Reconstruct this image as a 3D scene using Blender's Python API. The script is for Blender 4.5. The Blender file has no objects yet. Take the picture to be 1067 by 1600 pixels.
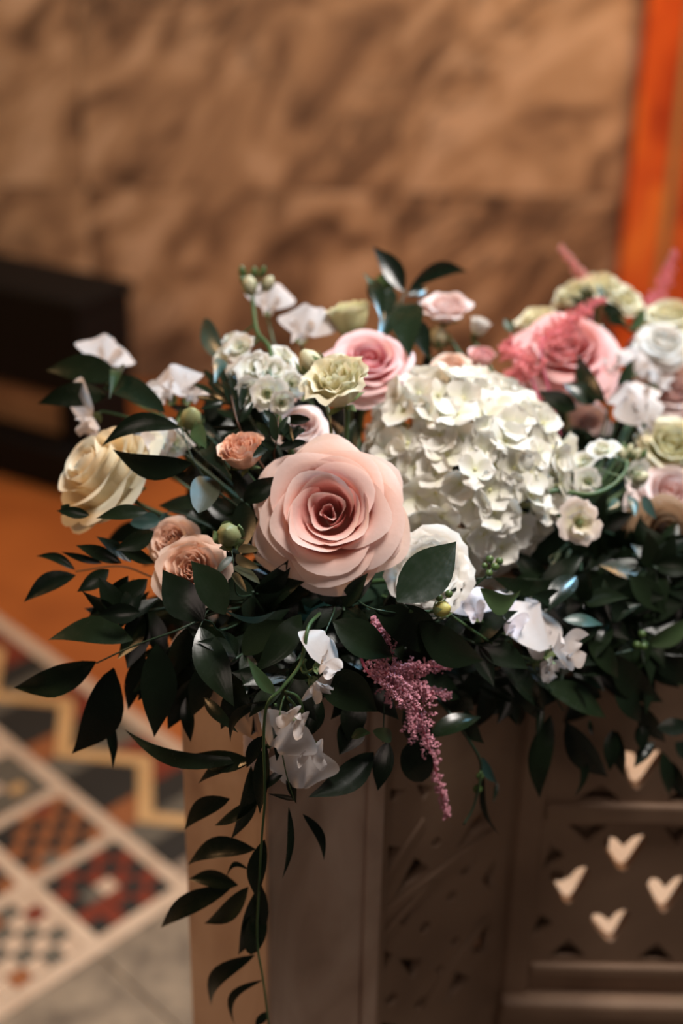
import bpy, bmesh, math, random
from mathutils import Vector, Matrix, Quaternion

random.seed(7)
scene = bpy.context.scene
COL = scene.collection
PI = math.pi

# ------------------------------------------------------------------ camera
CAM_H, PITCH, ROLL, FPX = 1.55, 26.3, 1.1, 2222.22
CAMR = Matrix.Rotation(math.radians(90 - PITCH), 3, 'X') @ Matrix.Rotation(math.radians(ROLL), 3, 'Z')
CAMP = Vector((0, 0, CAM_H))
cd = bpy.data.cameras.new('camera')
cam = bpy.data.objects.new('camera', cd)
COL.objects.link(cam)
cam.matrix_world = Matrix.Translation(CAMP) @ CAMR.to_4x4()
cd.sensor_fit = 'VERTICAL'
cd.sensor_height = 36.0
cd.sensor_width = 24.0
cd.lens = 50.0
cd.clip_start = 0.05
cd.dof.use_dof = True
cd.dof.focus_distance = 1.0
cd.dof.aperture_fstop = 2.4
cd.dof.aperture_blades = 9
scene.camera = cam

# ------------------------------------------------------------------ world, lights, exposure
scene.view_settings.view_transform = 'Standard'
scene.view_settings.look = 'None'
scene.view_settings.gamma = 1.0
scene.view_settings.use_curve_mapping = False
scene.view_settings.exposure = 0.0
w = bpy.data.worlds.new('world')
scene.world = w
w.use_nodes = True
bg = w.node_tree.nodes['Background']
bg.inputs[0].default_value = (0.80, 0.72, 0.70, 1)
bg.inputs[1].default_value = 0.03


def area(name, loc, target, sx, sy, power, color):
    ld = bpy.data.lights.new(name, 'AREA')
    ld.shape = 'RECTANGLE'
    ld.size, ld.size_y = sx, sy
    ld.energy = power
    ld.color = color
    o = bpy.data.objects.new(name, ld)
    COL.objects.link(o)
    o.location = loc
    o.rotation_euler = (Vector(target) - Vector(loc)).to_track_quat('-Z', 'Y').to_euler()
    return o


# high daylight window behind and to the right, warm lamps elsewhere in the room, plus an added front fill
area('window_daylight', (0.9, 2.3, 3.0), (0.1, 1.0, 1.1), 0.35, 0.7, 54, (0.30, 0.70, 1.0))
ld = bpy.data.lights.new('chancel_spot', 'SPOT')       # ceiling spotlight on the flowers
ld.energy = 350
ld.color = (1.0, 0.925, 0.86)
ld.spot_size = math.radians(30)
ld.spot_blend = 0.8
ld.shadow_soft_size = 0.40
lo_ = bpy.data.objects.new('chancel_spot', ld)
COL.objects.link(lo_)
lo_.location = (0.70, 0.88, 3.3)
lo_.rotation_euler = (Vector((0.14, 1.04, 1.1)) - Vector(lo_.location)).to_track_quat('-Z', 'Y').to_euler()
area('nave_lamp_light', (-2.6, 1.7, 2.0), (-0.2, 1.6, 0.4), 0.7, 0.7, 36, (1.0, 0.56, 0.25))
area('wall_lamp_light', (0.9, 2.2, 3.4), (0.6, 4.0, 0.9), 0.8, 0.4, 21, (1.0, 0.57, 0.27))
area('front_fill_light', (-0.3, -2.4, 2.8), (0.05, 1.0, 1.0), 1.6, 1.2, 12, (1.0, 0.80, 0.70))  # unseen fill added behind the camera to lift the front-facing petals
area('rear_lamp_light', (1.2, 2.9, 2.4), (0.5, 1.9, 0.0), 0.6, 0.6, 52, (1.0, 0.58, 0.28))


# ------------------------------------------------------------------ projection helpers (pixel of the 1067x1600 frame -> place)
def ray(px, py):
    return CAMR @ Vector(((px - 533.5) / FPX, (800 - py) / FPX, -1.0))


def on_plane(px, py, pt, n):
    r = ray(px, py)
    return CAMP + r * ((Vector(pt) - CAMP).dot(n) / r.dot(n))


def fl(px, py, z=0.0):
    return on_plane(px, py, (0, 0, z), Vector((0, 0, 1)))


def at_y(px, py, y):
    return on_plane(px, py, (0, y, 0), Vector((0, 1, 0)))


def interp(x, xs, ys):
    if x <= xs[0]:
        return ys[0]
    for i in range(1, len(xs)):
        if x <= xs[i]:
            k = (x - xs[i - 1]) / (xs[i] - xs[i - 1])
            return ys[i - 1] + k * (ys[i] - ys[i - 1])
    return ys[-1]


def S(px, py, off=0.0):
    """a place on the front of the bouquet"""
    y = interp(px, [0, 300, 420, 600, 800, 1067], [.95, .90, .855, .89, .965, 1.04])
    y += interp(py, [380, 450, 550, 650, 800, 900, 1000, 1200, 1600], [.42, .36, .25, .14, .04, 0, -.02, -.02, -.02])
    return at_y(px, py, y + off)


def pxm(p):
    """metres per pixel at p"""
    return (CAMR.transposed() @ (p - CAMP)).z * -1 / FPX


def camdir(x, y, z):
    return (CAMR @ Vector((x, y, z))).normalized()


# ------------------------------------------------------------------ object helpers
def tag(o, label=None, cat=None, group=None, kind=None):
    if label:
        o['label'] = label
    if cat:
        o['category'] = cat
    if group:
        o['group'] = group
    if kind:
        o['kind'] = kind
    return o


def thing(name, label, cat, loc, rot=None, group=None):
    o = bpy.data.objects.new(name, None)
    o.empty_display_size = 0.01
    COL.objects.link(o)
    o.location = loc
    if rot is not None:
        o.rotation_mode = 'QUATERNION'
        o.rotation_quaternion = rot
    return tag(o, label, cat, group)


def mesh(name, verts, faces, attrs=None, smooth=True):
    me = bpy.data.meshes.new(name)
    me.from_pydata([tuple(v) for v in verts], [], faces)
    if smooth:
        me.polygons.foreach_set('use_smooth', [True] * len(me.polygons))
    for k, vals in (attrs or {}).items():
        a = me.attributes.new(k, 'FLOAT', 'POINT')
        a.data.foreach_set('value', vals)
    me.update()
    return me


def ob(name, me, mat, parent=None):
    o = bpy.data.objects.new(name, me)
    COL.objects.link(o)
    if mat is not None and len(me.materials) == 0:
        me.materials.append(mat)
    if parent is not None:
        o.parent = parent
    return o


def crom(pts, n=6):
    """catmull-rom through pts"""
    pts = [Vector(p) for p in pts]
    if len(pts) < 3:
        return [pts[0].lerp(pts[-1], i / n) for i in range(n + 1)]
    out = []
    P = [2 * pts[0] - pts[1]] + pts + [2 * pts[-1] - pts[-2]]
    for i in range(1, len(P) - 2):
        a, b, c, d = P[i - 1:i + 3]
        for j in range(n):
            t = j / n
            out.append(0.5 * ((2 * b) + (c - a) * t + (2 * a - 5 * b + 4 * c - d) * t * t + (3 * b - a - 3 * c + d) * t ** 3))
    out.append(pts[-1])
    return out


def tube_geo(pts, r0, r1, sides=6):
    vs, fs = [], []
    n = len(pts)
    prev = None
    for i, p in enumerate(pts):
        d = (pts[min(i + 1, n - 1)] - pts[max(i - 1, 0)]).normalized()
        ref = Vector((0, 0, 1)) if abs(d.z) < 0.9 else Vector((1, 0, 0))
        if prev is None:
            a = d.cross(ref).normalized()
        else:
            a = (prev - d * prev.dot(d)).normalized()
        prev = a
        b = d.cross(a)
        r = r0 + (r1 - r0) * i / max(1, n - 1)
        for k in range(sides):
            t = 2 * PI * k / sides
            vs.append(p + a * math.cos(t) * r + b * math.sin(t) * r)
    for i in range(n - 1):
        for k in range(sides):
            fs.append((i * sides + k, i * sides + (k + 1) % sides, (i + 1) * sides + (k + 1) % sides, (i + 1) * sides + k))
    fs.append(tuple(range(sides - 1, -1, -1)))
    fs.append(tuple((n - 1) * sides + k for k in range(sides)))
    return vs, fs


def tube(name, pts, r0, r1, mat, parent=None, origin=None, sides=6, n=6):
    pts = crom(pts, n)
    if origin is not None:
        pts = [p - origin for p in pts]
    v, f = tube_geo(pts, r0, r1, sides)
    return ob(name, mesh(name, v, f), mat, parent)


def box_geo(x0, x1, y0, y1, z0, z1):
    v = [(x, y, z) for z in (z0, z1) for y in (y0, y1) for x in (x0, x1)]
    f = [(0, 2, 3, 1), (4, 5, 7, 6), (0, 1, 5, 4), (2, 6, 7, 3), (0, 4, 6, 2), (1, 3, 7, 5)]
    return v, f


def bevel_mesh(me, w, seg=2):
    bm = bmesh.new()
    bm.from_mesh(me)
    bmesh.ops.bevel(bm, geom=bm.edges[:], offset=w, segments=seg, affect='EDGES', profile=0.5)
    bm.to_mesh(me)
    bm.free()
    return me


def boxo(name, dims, mat, parent=None, bevel=0.0, mtx=None):
    v, f = box_geo(*dims)
    me = mesh(name, v, f, smooth=False)
    if bevel:
        bevel_mesh(me, bevel)
    if mtx is not None:
        me.transform(mtx)
    return ob(name, me, mat, parent)


def prism_geo(poly, z0, z1):
    n = len(poly)
    a = sum(poly[i][0] * poly[(i + 1) % n][1] - poly[(i + 1) % n][0] * poly[i][1] for i in range(n))
    if a < 0:
        poly = poly[::-1]
    v = [(p[0], p[1], z0) for p in poly] + [(p[0], p[1], z1) for p in poly]
    f = [tuple(range(n - 1, -1, -1)), tuple(range(n, 2 * n))]
    f += [(i, (i + 1) % n, n + (i + 1) % n, n + i) for i in range(n)]
    return v, f


# ------------------------------------------------------------------ materials
def newmat(name):
    m = bpy.data.materials.new(name)
    m.use_nodes = True
    nt = m.node_tree
    b = nt.nodes['Principled BSDF']
    return m, nt, b


def N(nt, t, **kw):
    n = nt.nodes.new(t)
    for k, v in kw.items():
        setattr(n, k, v)
    return n


def ramp(nt, stops):
    r = N(nt, 'ShaderNodeValToRGB')
    e = r.color_ramp.elements
    while len(e) < len(stops):
        e.new(0.5)
    for i, (p, c) in enumerate(stops):
        e[i].position = p
        e[i].color = (*c, 1)
    return r


def mixc(nt, fac, a, b):
    m = N(nt, 'ShaderNodeMix', data_type='RGBA')
    for sock, v in ((m.inputs[0], fac), (m.inputs[6], a), (m.inputs[7], b)):
        if hasattr(v, 'links'):
            nt.links.new(v, sock)
        elif isinstance(v, tuple):
            sock.default_value = (*v, 1)
        else:
            sock.default_value = v
    return m.outputs[2]


def math_n(nt, op, a, b=0.0):
    m = N(nt, 'ShaderNodeMath', operation=op)
    m.use_clamp = True
    for s, v in ((m.inputs[0], a), (m.inputs[1], b)):
        if hasattr(v, 'links'):
            nt.links.new(v, s)
        else:
            s.default_value = v
    return m.outputs[0]


def petal_mat(name, inner, outer, edge, base=None, transl=0.28, rough=0.5, var=0.06):
    """pigment: inner petals -> outer petals (pt), base -> rim (pv)"""
    m, nt, b = newmat(name)
    pt = N(nt, 'ShaderNodeAttribute', attribute_name='pt')
    pv = N(nt, 'ShaderNodeAttribute', attribute_name='pv')
    c = mixc(nt, pt.outputs['Fac'], inner, outer)
    c = mixc(nt, math_n(nt, 'POWER', pv.outputs['Fac'], 5.0), c, edge)
    if base:
        inv = math_n(nt, 'SUBTRACT', 1.0, pv.outputs['Fac'])
        c = mixc(nt, math_n(nt, 'POWER', inv, 2.5), c, base)
    oi = N(nt, 'ShaderNodeObjectInfo')
    hs = N(nt, 'ShaderNodeHueSaturation')
    vv = N(nt, 'ShaderNodeMapRange')
    vv.inputs[3].default_value = 1 - var
    vv.inputs[4].default_value = 1 + var
    nt.links.new(oi.outputs['Random'], vv.inputs[0])
    nt.links.new(vv.outputs[0], hs.inputs['Value'])
    nt.links.new(c, hs.inputs['Color'])
    tc = N(nt, 'ShaderNodeTexCoord')
    no = N(nt, 'ShaderNodeTexNoise')
    no.inputs['Scale'].default_value = 260
    no.inputs['Detail'].default_value = 4
    nt.links.new(tc.outputs['Object'], no.inputs['Vector'])
    bp = N(nt, 'ShaderNodeBump')
    bp.inputs['Strength'].default_value = 0.12
    bp.inputs['Distance'].default_value = 0.002
    nt.links.new(no.outputs['Fac'], bp.inputs['Height'])
    nt.links.new(bp.outputs[0], b.inputs['Normal'])
    nt.links.new(hs.outputs[0], b.inputs['Base Color'])
    b.inputs['Roughness'].default_value = rough
    b.inputs['Specular IOR Level'].default_value = 0.3
    tr = N(nt, 'ShaderNodeBsdfTranslucent')
    nt.links.new(hs.outputs[0], tr.inputs['Color'])
    mx = N(nt, 'ShaderNodeMixShader')
    mx.inputs[0].default_value = transl
    nt.links.new(b.outputs[0], mx.inputs[1])
    nt.links.new(tr.outputs[0], mx.inputs[2])
    nt.links.new(mx.outputs[0], nt.nodes['Material Output'].inputs[0])
    return m


def leaf_mat(name, c1, c2, rough=0.34, spec=0.5, transl=0.08):
    m, nt, b = newmat(name)
    oi = N(nt, 'ShaderNodeObjectInfo')
    col = mixc(nt, oi.outputs['Random'], c1, c2)
    pv = N(nt, 'ShaderNodeAttribute', attribute_name='ps')   # across the leaf, for parallel veins
    wv = N(nt, 'ShaderNodeMath', operation='SINE')
    mu = N(nt, 'ShaderNodeMath', operation='MULTIPLY')
    mu.inputs[1].default_value = 42
    nt.links.new(pv.outputs['Fac'], mu.inputs[0])
    nt.links.new(mu.outputs[0], wv.inputs[0])
    tc = N(nt, 'ShaderNodeTexCoord')
    no = N(nt, 'ShaderNodeTexNoise')
    no.inputs['Scale'].default_value = 120
    nt.links.new(tc.outputs['Object'], no.inputs['Vector'])
    ad = N(nt, 'ShaderNodeMath', operation='ADD')
    nt.links.new(no.outputs['Fac'], ad.inputs[0])
    sc = N(nt, 'ShaderNodeMath', operation='MULTIPLY')
    sc.inputs[1].default_value = 0.05
    nt.links.new(wv.outputs[0], sc.inputs[0])
    nt.links.new(sc.outputs[0], ad.inputs[1])
    bp = N(nt, 'ShaderNodeBump')
    bp.inputs['Strength'].default_value = 0.10
    bp.inputs['Distance'].default_value = 0.0015
    nt.links.new(ad.outputs[0], bp.inputs['Height'])
    nt.links.new(bp.outputs[0], b.inputs['Normal'])
    rr = N(nt, 'ShaderNodeMapRange')
    rr.inputs[3].default_value = rough - 0.08
    rr.inputs[4].default_value = rough + 0.14
    nt.links.new(no.outputs['Fac'], rr.inputs[0])
    nt.links.new(rr.outputs[0], b.inputs['Roughness'])
    nt.links.new(col, b.inputs['Base Color'])
    b.inputs['Specular IOR Level'].default_value = spec
    tr = N(nt, 'ShaderNodeBsdfTranslucent')
    nt.links.new(col, tr.inputs['Color'])
    mx = N(nt, 'ShaderNodeMixShader')
    mx.inputs[0].default_value = transl
    nt.links.new(b.outputs[0], mx.inputs[1])
    nt.links.new(tr.outputs[0], mx.inputs[2])
    nt.links.new(mx.outputs[0], nt.nodes['Material Output'].inputs[0])
    return m


def plain(name, c, rough=0.6, spec=0.4, metal=0.0):
    m, nt, b = newmat(name)
    tc = N(nt, 'ShaderNodeTexCoord')
    no = N(nt, 'ShaderNodeTexNoise')
    no.inputs['Scale'].default_value = 60
    no.inputs['Detail'].default_value = 3
    nt.links.new(tc.outputs['Object'], no.inputs['Vector'])
    nt.links.new(mixc(nt, no.outputs['Fac'], tuple(x * .8 for x in c), tuple(min(1, x * 1.2) for x in c)), b.inputs['Base Color'])
    b.inputs['Roughness'].default_value = rough
    b.inputs['Specular IOR Level'].default_value = spec
    b.inputs['Metallic'].default_value = metal
    return m


def stone(name, stops, scale=4.0, distort=1.5, rough=0.45, stretch=(1, 1, 1), rnd=0.0, rot=(0, 0, 0), detail=8, bump=0.1):
    m, nt, b = newmat(name)
    tc = N(nt, 'ShaderNodeTexCoord')
    mp = N(nt, 'ShaderNodeMapping')
    mp.inputs['Scale'].default_value = stretch
    mp.inputs['Rotation'].default_value = rot
    nt.links.new(tc.outputs['Object'], mp.inputs['Vector'])
    vec = mp.outputs[0]
    oi = N(nt, 'ShaderNodeObjectInfo')
    if rnd:
        va = N(nt, 'ShaderNodeVectorMath', operation='SCALE')
        va.inputs[0].default_value = (rnd, rnd * .7, rnd * 1.3)
        nt.links.new(oi.outputs['Random'], va.inputs['Scale'])
        vb = N(nt, 'ShaderNodeVectorMath', operation='ADD')
        nt.links.new(vec, vb.inputs[0])
        nt.links.new(va.outputs[0], vb.inputs[1])
        vec = vb.outputs[0]
    no = N(nt, 'ShaderNodeTexNoise')
    no.inputs['Scale'].default_value = scale
    no.inputs['Detail'].default_value = detail
    no.inputs['Distortion'].default_value = distort
    nt.links.new(vec, no.inputs['Vector'])
    r = ramp(nt, stops)
    nt.links.new(no.outputs['Fac'], r.inputs[0])
    col = r.outputs[0]
    if rnd:
        hs = N(nt, 'ShaderNodeHueSaturation')
        mr = N(nt, 'ShaderNodeMapRange')
        mr.inputs[3].default_value = 0.9
        mr.inputs[4].default_value = 1.1
        nt.links.new(oi.outputs['Random'], mr.inputs[0])
        nt.links.new(mr.outputs[0], hs.inputs['Value'])
        nt.links.new(col, hs.inputs['Color'])
        col = hs.outputs[0]
    nt.links.new(col, b.inputs['Base Color'])
    b.inputs['Roughness'].default_value = rough
    bp = N(nt, 'ShaderNodeBump')
    bp.inputs['Strength'].default_value = bump
    bp.inputs['Distance'].default_value = 0.004
    nt.links.new(no.outputs['Fac'], bp.inputs['Height'])
    nt.links.new(bp.outputs[0], b.inputs['Normal'])
    return m


M = {}
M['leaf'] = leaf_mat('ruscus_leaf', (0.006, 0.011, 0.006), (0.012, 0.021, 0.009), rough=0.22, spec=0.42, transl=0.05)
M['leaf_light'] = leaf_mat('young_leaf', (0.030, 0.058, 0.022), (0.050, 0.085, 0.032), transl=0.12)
M['leaf_teal'] = leaf_mat('blue_green_leaf', (0.03, 0.075, 0.065), (0.05, 0.11, 0.10), rough=0.3)
M['leaf_olive'] = leaf_mat('olive_leaf', (0.035, 0.04, 0.02), (0.05, 0.055, 0.028), rough=0.45)
M['stem'] = plain('green_stem', (0.05, 0.10, 0.035), 0.45)
M['stem_dark'] = plain('dark_green_stem', (0.02, 0.045, 0.025), 0.45)
M['stem_red'] = plain('reddish_stem', (0.11, 0.05, 0.03), 0.5)
M['sepal'] = leaf_mat('sepal_green', (0.12, 0.17, 0.06), (0.17, 0.22, 0.09), rough=0.5)
M['hero'] = petal_mat('pink_rose_petal', (0.86, 0.34, 0.33), (0.92, 0.66, 0.51), (0.95, 0.75, 0.69), (0.88, 0.46, 0.36))
M['ivory'] = petal_mat('ivory_rose_petal', (0.86, 0.66, 0.38), (0.90, 0.80, 0.58), (0.92, 0.85, 0.68))
M['peach'] = petal_mat('peach_spray_petal', (0.78, 0.34, 0.18), (0.88, 0.58, 0.42), (0.90, 0.60, 0.46))
M['peach_pale'] = petal_mat('pale_peach_petal', (0.88, 0.54, 0.36), (0.93, 0.68, 0.54), (0.93, 0.70, 0.58))
M['rose_mid'] = petal_mat('mid_pink_petal', (0.85, 0.22, 0.26), (0.92, 0.58, 0.56), (0.93, 0.68, 0.68))
M['rose_coral'] = petal_mat('coral_pink_petal', (0.84, 0.32, 0.31), (0.90, 0.48, 0.46), (0.92, 0.58, 0.56))
M['blush'] = petal_mat('blush_petal', (0.88, 0.58, 0.52), (0.92, 0.74, 0.70), (0.92, 0.80, 0.78))
M['cream'] = petal_mat('cream_petal', (0.72, 0.66, 0.36), (0.87, 0.82, 0.60), (0.90, 0.86, 0.68), (0.55, 0.58, 0.25))
M['cream_green'] = petal_mat('green_cream_petal', (0.62, 0.62, 0.30), (0.78, 0.75, 0.45), (0.86, 0.82, 0.58), (0.42, 0.48, 0.17))
M['white'] = petal_mat('white_petal', (0.86, 0.83, 0.76), (0.90, 0.88, 0.83), (0.91, 0.89, 0.86), (0.74, 0.74, 0.55))
M['sweet'] = petal_mat('sweet_pea_petal', (0.74, 0.68, 0.65), (0.76, 0.70, 0.68), (0.78, 0.72, 0.71), transl=0.35)
M['lilac'] = petal_mat('lilac_white_petal', (0.80, 0.76, 0.82), (0.84, 0.80, 0.87), (0.87, 0.84, 0.90), transl=0.3)
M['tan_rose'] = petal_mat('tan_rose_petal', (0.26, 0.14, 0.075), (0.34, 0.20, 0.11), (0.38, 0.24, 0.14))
M['hyd'] = petal_mat('hydrangea_petal', (0.85, 0.825, 0.765), (0.85, 0.825, 0.765), (0.87, 0.85, 0.80), (0.70, 0.69, 0.47), transl=0.22, var=0.05)
M['hyd_c'] = plain('hydrangea_centre', (0.62, 0.60, 0.30), 0.6)
M['stock'] = petal_mat('stock_petal', (0.78, 0.76, 0.64), (0.80, 0.79, 0.75), (0.82, 0.81, 0.78), (0.62, 0.66, 0.38))
M['stock_pink'] = petal_mat('stock_blush_petal', (0.86, 0.76, 0.60), (0.89, 0.77, 0.70), (0.90, 0.80, 0.76), (0.66, 0.68, 0.36))
M['ast_pink'] = plain('astilbe_coral', (0.80, 0.25, 0.26), 0.7)
M['ast_pale'] = plain('astilbe_pale_pink', (0.78, 0.36, 0.32), 0.7)
M['ast_purple'] = plain('astilbe_mauve', (0.60, 0.26, 0.32), 0.7)
M['ast_stem'] = plain('astilbe_stem', (0.62, 0.12, 0.20), 0.5)
M['berry'] = plain('green_berry', (0.07, 0.12, 0.035), 0.35)
M['bud_green'] = plain('green_rosebud', (0.26, 0.27, 0.12), 0.5)
M['bud_yellow'] = plain('yellow_green_bud', (0.50, 0.44, 0.12), 0.5)
M['bud_cream'] = plain('cream_green_bud', (0.58, 0.55, 0.36), 0.5)
M['foam'] = plain('wet_floral_foam', (0.012, 0.025, 0.014), 0.9, 0.1)
M['black'] = plain('dark_stained_wood', (0.004, 0.0035, 0.0035), 0.7, 0.2)



def wall_mat():
    m, nt, b = newmat('brown_veined_marble')
    tc = N(nt, 'ShaderNodeTexCoord')
    oi = N(nt, 'ShaderNodeObjectInfo')
    va = N(nt, 'ShaderNodeVectorMath', operation='SCALE')
    va.inputs[0].default_value = (7, 3, 9)
    nt.links.new(oi.outputs['Random'], va.inputs['Scale'])
    vb = N(nt, 'ShaderNodeVectorMath', operation='ADD')
    nt.links.new(tc.outputs['Object'], vb.inputs[0])
    nt.links.new(va.outputs[0], vb.inputs[1])
    m1 = N(nt, 'ShaderNodeMapping')
    m1.inputs['Rotation'].default_value = (0, -0.75, 0)
    nt.links.new(vb.outputs[0], m1.inputs['Vector'])
    m2 = N(nt, 'ShaderNodeMapping')
    m2.inputs['Scale'].default_value = (1.0, 1.0, 0.42)
    nt.links.new(m1.outputs[0], m2.inputs['Vector'])

    def noise(vec, sc_, det, dist, ro=.5):
        n = N(nt, 'ShaderNodeTexNoise')
        n.inputs['Scale'].default_value = sc_
        n.inputs['Detail'].default_value = det
        n.inputs['Distortion'].default_value = dist
        n.inputs['Roughness'].default_value = ro
        nt.links.new(vec, n.inputs['Vector'])
        return n.outputs['Fac']
    n1 = noise(m2.outputs[0], 5.5, 6, 1.6, .55)
    n2 = noise(vb.outputs[0], 2.2, 3, .6)
    n3 = noise(m2.outputs[0], 8.0, 5, 2.6, .55)
    r1 = ramp(nt, [(0.36, (0.12, 0.07, 0.042)), (0.45, (0.30, 0.185, 0.11)), (0.54, (0.47, 0.305, 0.18)), (0.66, (0.64, 0.45, 0.30))])
    nt.links.new(n1, r1.inputs[0])
    # dark wandering veins where the ridge noise is close to its middle, only in some areas
    d = N(nt, 'ShaderNodeMath', operation='SUBTRACT')
    nt.links.new(n3, d.inputs[0])
    d.inputs[1].default_value = .5
    ab_ = N(nt, 'ShaderNodeMath', operation='ABSOLUTE')
    nt.links.new(d.outputs[0], ab_.inputs[0])
    r2 = ramp(nt, [(0.0, (1, 1, 1)), (0.09, (0, 0, 0))])
    nt.links.new(ab_.outputs[0], r2.inputs[0])
    r3 = ramp(nt, [(0.45, (0, 0, 0)), (0.62, (.8, .8, .8))])
    nt.links.new(n2, r3.inputs[0])
    c = mixc(nt, math_n(nt, 'MULTIPLY', r2.outputs[0], r3.outputs[0]), r1.outputs[0], (0.07, 0.045, 0.032))
    nt.links.new(c, b.inputs['Base Color'])
    b.inputs['Roughness'].default_value = .55
    return m


M['wall'] = wall_mat()
M['redstone'] = stone('red_orange_marble', [(0.25, (0.30, 0.03, 0.008)), (0.5, (0.62, 0.10, 0.015)), (0.75, (0.80, 0.22, 0.03))], scale=5, distort=0.8, rough=0.35, rnd=4.0)
M['gold'] = plain('dull_gold_strip', (0.45, 0.27, 0.10), 0.45, 0.5, 0.2)
M['orange'] = stone('orange_brown_floor', [(0.3, (0.26, 0.07, 0.012)), (0.6, (0.38, 0.11, 0.02)), (0.8, (0.46, 0.15, 0.03))], scale=3, distort=0.5, rough=0.55, bump=0.02)
M['pillar'] = stone('warm_grey_marble', [(0.3, (0.26, 0.155, 0.11)), (0.45, (0.44, 0.29, 0.21)), (0.58, (0.54, 0.38, 0.29)), (0.75, (0.34, 0.21, 0.16))], scale=7, distort=1.4, rough=0.5, stretch=(1.3, 1.3, .45), rot=(.5, .3, 0))
M['panel'] = stone('brown_carved_stone', [(0.3, (0.21, 0.125, 0.078)), (0.6, (0.29, 0.18, 0.115)), (0.8, (0.34, 0.22, 0.14))], scale=9, distort=0.6, rough=0.65)
M['flagstone'] = stone('grey_flagstone', [(0.32, (0.10, 0.078, 0.055)), (0.5, (0.17, 0.135, 0.095)), (0.72, (0.25, 0.20, 0.14))], scale=22, distort=0.4, rough=0.6, rnd=3.0)
M['band'] = stone('pale_marble_band', [(0.3, (0.42, 0.31, 0.22)), (0.7, (0.55, 0.43, 0.32))], scale=12, distort=0.5, rough=0.5, rnd=2.0)
M['ochre'] = stone('ochre_marble', [(0.3, (0.42, 0.25, 0.10)), (0.7, (0.55, 0.35, 0.16))], scale=12, distort=0.5, rough=0.5, rnd=2.0)
M['t_black'] = plain('black_tessera', (0.02, 0.02, 0.018), 0.45)
M['t_red'] = plain('porphyry_tessera', (0.15, 0.028, 0.014), 0.45)
M['t_grey'] = plain('grey_tessera', (0.10, 0.09, 0.07), 0.5)
M['t_cream'] = plain('cream_tessera', (0.48, 0.36, 0.26), 0.5)
M['t_rust'] = plain('rust_tessera', (0.24, 0.085, 0.03), 0.5)
M['grout'] = plain('floor_mortar', (0.20, 0.15, 0.11), 0.8)

# ------------------------------------------------------------------ the setting
WALL_Y = 4.0
wall = thing('wall_back', 'brown veined marble wall behind the flowers', 'wall', (0, WALL_Y, 0))
tag(wall, kind='structure')
col_x0 = at_y(992, 210, WALL_Y - 0.06).x
xs = [-2.4] + [at_y(x, 200, WALL_Y).x for x in (-420, 130, 622)] + [col_x0 + 0.02]
zs = [0.0] + [at_y(530, y, WALL_Y).z for y in (300, -60)] + [2.6]
core = boxo('mortar_core', (-2.4, 3.0, 0.012, 0.15, 0, 2.6), M['grout'], wall)
for i in range(len(xs) - 1):
    for j in range(len(zs) - 1):
        x0, x1, z0, z1 = xs[i] + .0012, xs[i + 1] - .0012, zs[j] + .0012, zs[j + 1] - .0012
        v, f = box_geo(-(x1 - x0) / 2, (x1 - x0) / 2, 0, 0.02, -(z1 - z0) / 2, (z1 - z0) / 2)
        s = ob('marble_slab', mesh('marble_slab', v, f, smooth=False), M['wall'], wall)
        s.location = ((x0 + x1) / 2, 0, (z0 + z1) / 2)

pil = thing('trim_1', 'orange red marble pilaster with a gold strip at the right edge', 'pilaster', (col_x0, WALL_Y, 0))
tag(pil, kind='structure')
g0 = at_y(1046, 250, WALL_Y - 0.06).x - col_x0
g1 = at_y(1062, 250, WALL_Y - 0.06).x - col_x0
boxo('marble_facing', (0, g0, -0.06, 0.0, 0, 2.6), M['redstone'], pil, 0.003)
boxo('gold_strip', (g0, g1, -0.066, 0.0, 0, 2.6), M['gold'], pil, 0.003)
boxo('marble_facing', (g1, g1 + 0.9, -0.06, 0.0, 0, 2.6), M['redstone'], pil, 0.003)

# floor: orange field, inlaid band, grey flagstones
O = fl(260, 1377)
A = Vector((math.cos(math.radians(48)), math.sin(math.radians(48)), 0))
B = Vector((math.cos(math.radians(-46)), math.sin(math.radians(-46)), 0))
A /= 1.0


def ab(a, b):
    p = O + A * a + B * b
    return (p.x, p.y)


floor = thing('floor', 'inlaid stone mosaic floor', 'floor', (0, 0, 0))
tag(floor, kind='structure')
boxo('floor_bed', (-3.5, 3.5, -0.6, 4.0, -0.06, -0.004), M['grout'], floor)


def slab(name, poly, mat, top=0.0, parent=floor):
    cx = sum(p[0] for p in poly) / len(poly)
    cy = sum(p[1] for p in poly) / len(poly)
    v, f = prism_geo([(p[0] - cx, p[1] - cy) for p in poly], -0.02, top)
    o = ob(name, mesh(name, v, f, smooth=False), mat, parent)
    o.location = (cx, cy, 0)
    return o


def quad(a0, a1, b0, b1):
    return [ab(a0, b0), ab(a1, b0), ab(a1, b1), ab(a0, b1)]


BW = 0.026          # band width
LIM = -1.25
slab('orange_paving', [ab(.245, .02), ab(.245, -1.75), ab(-.4, -1.75), ab(-.4, -3.2), ab(.9, -3.2), ab(2.6, -1.9), ab(2.6, .02)], M['orange'])
slab('marble_border', quad(.215, .245, LIM - .5, .02), M['band'], 0.001)
slab('marble_border', quad(-1.3, .245, .02, .05), M['band'], 0.001)
slab('orange_paving', [ab(.245, .022), ab(2.6, .022), ab(2.6, 2.2), ab(.245, 2.2)], M['band'])
# flagstones in front of the border
for k in range(-4, 1):
    for j in range(4):
        slab('flagstone', quad(k * .42 + .002 - .175, (k + 1) * .42 - .002 - .175, .052 + j * .36, .052 + (j + 1) * .36 - .003), M['flagstone'])
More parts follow.
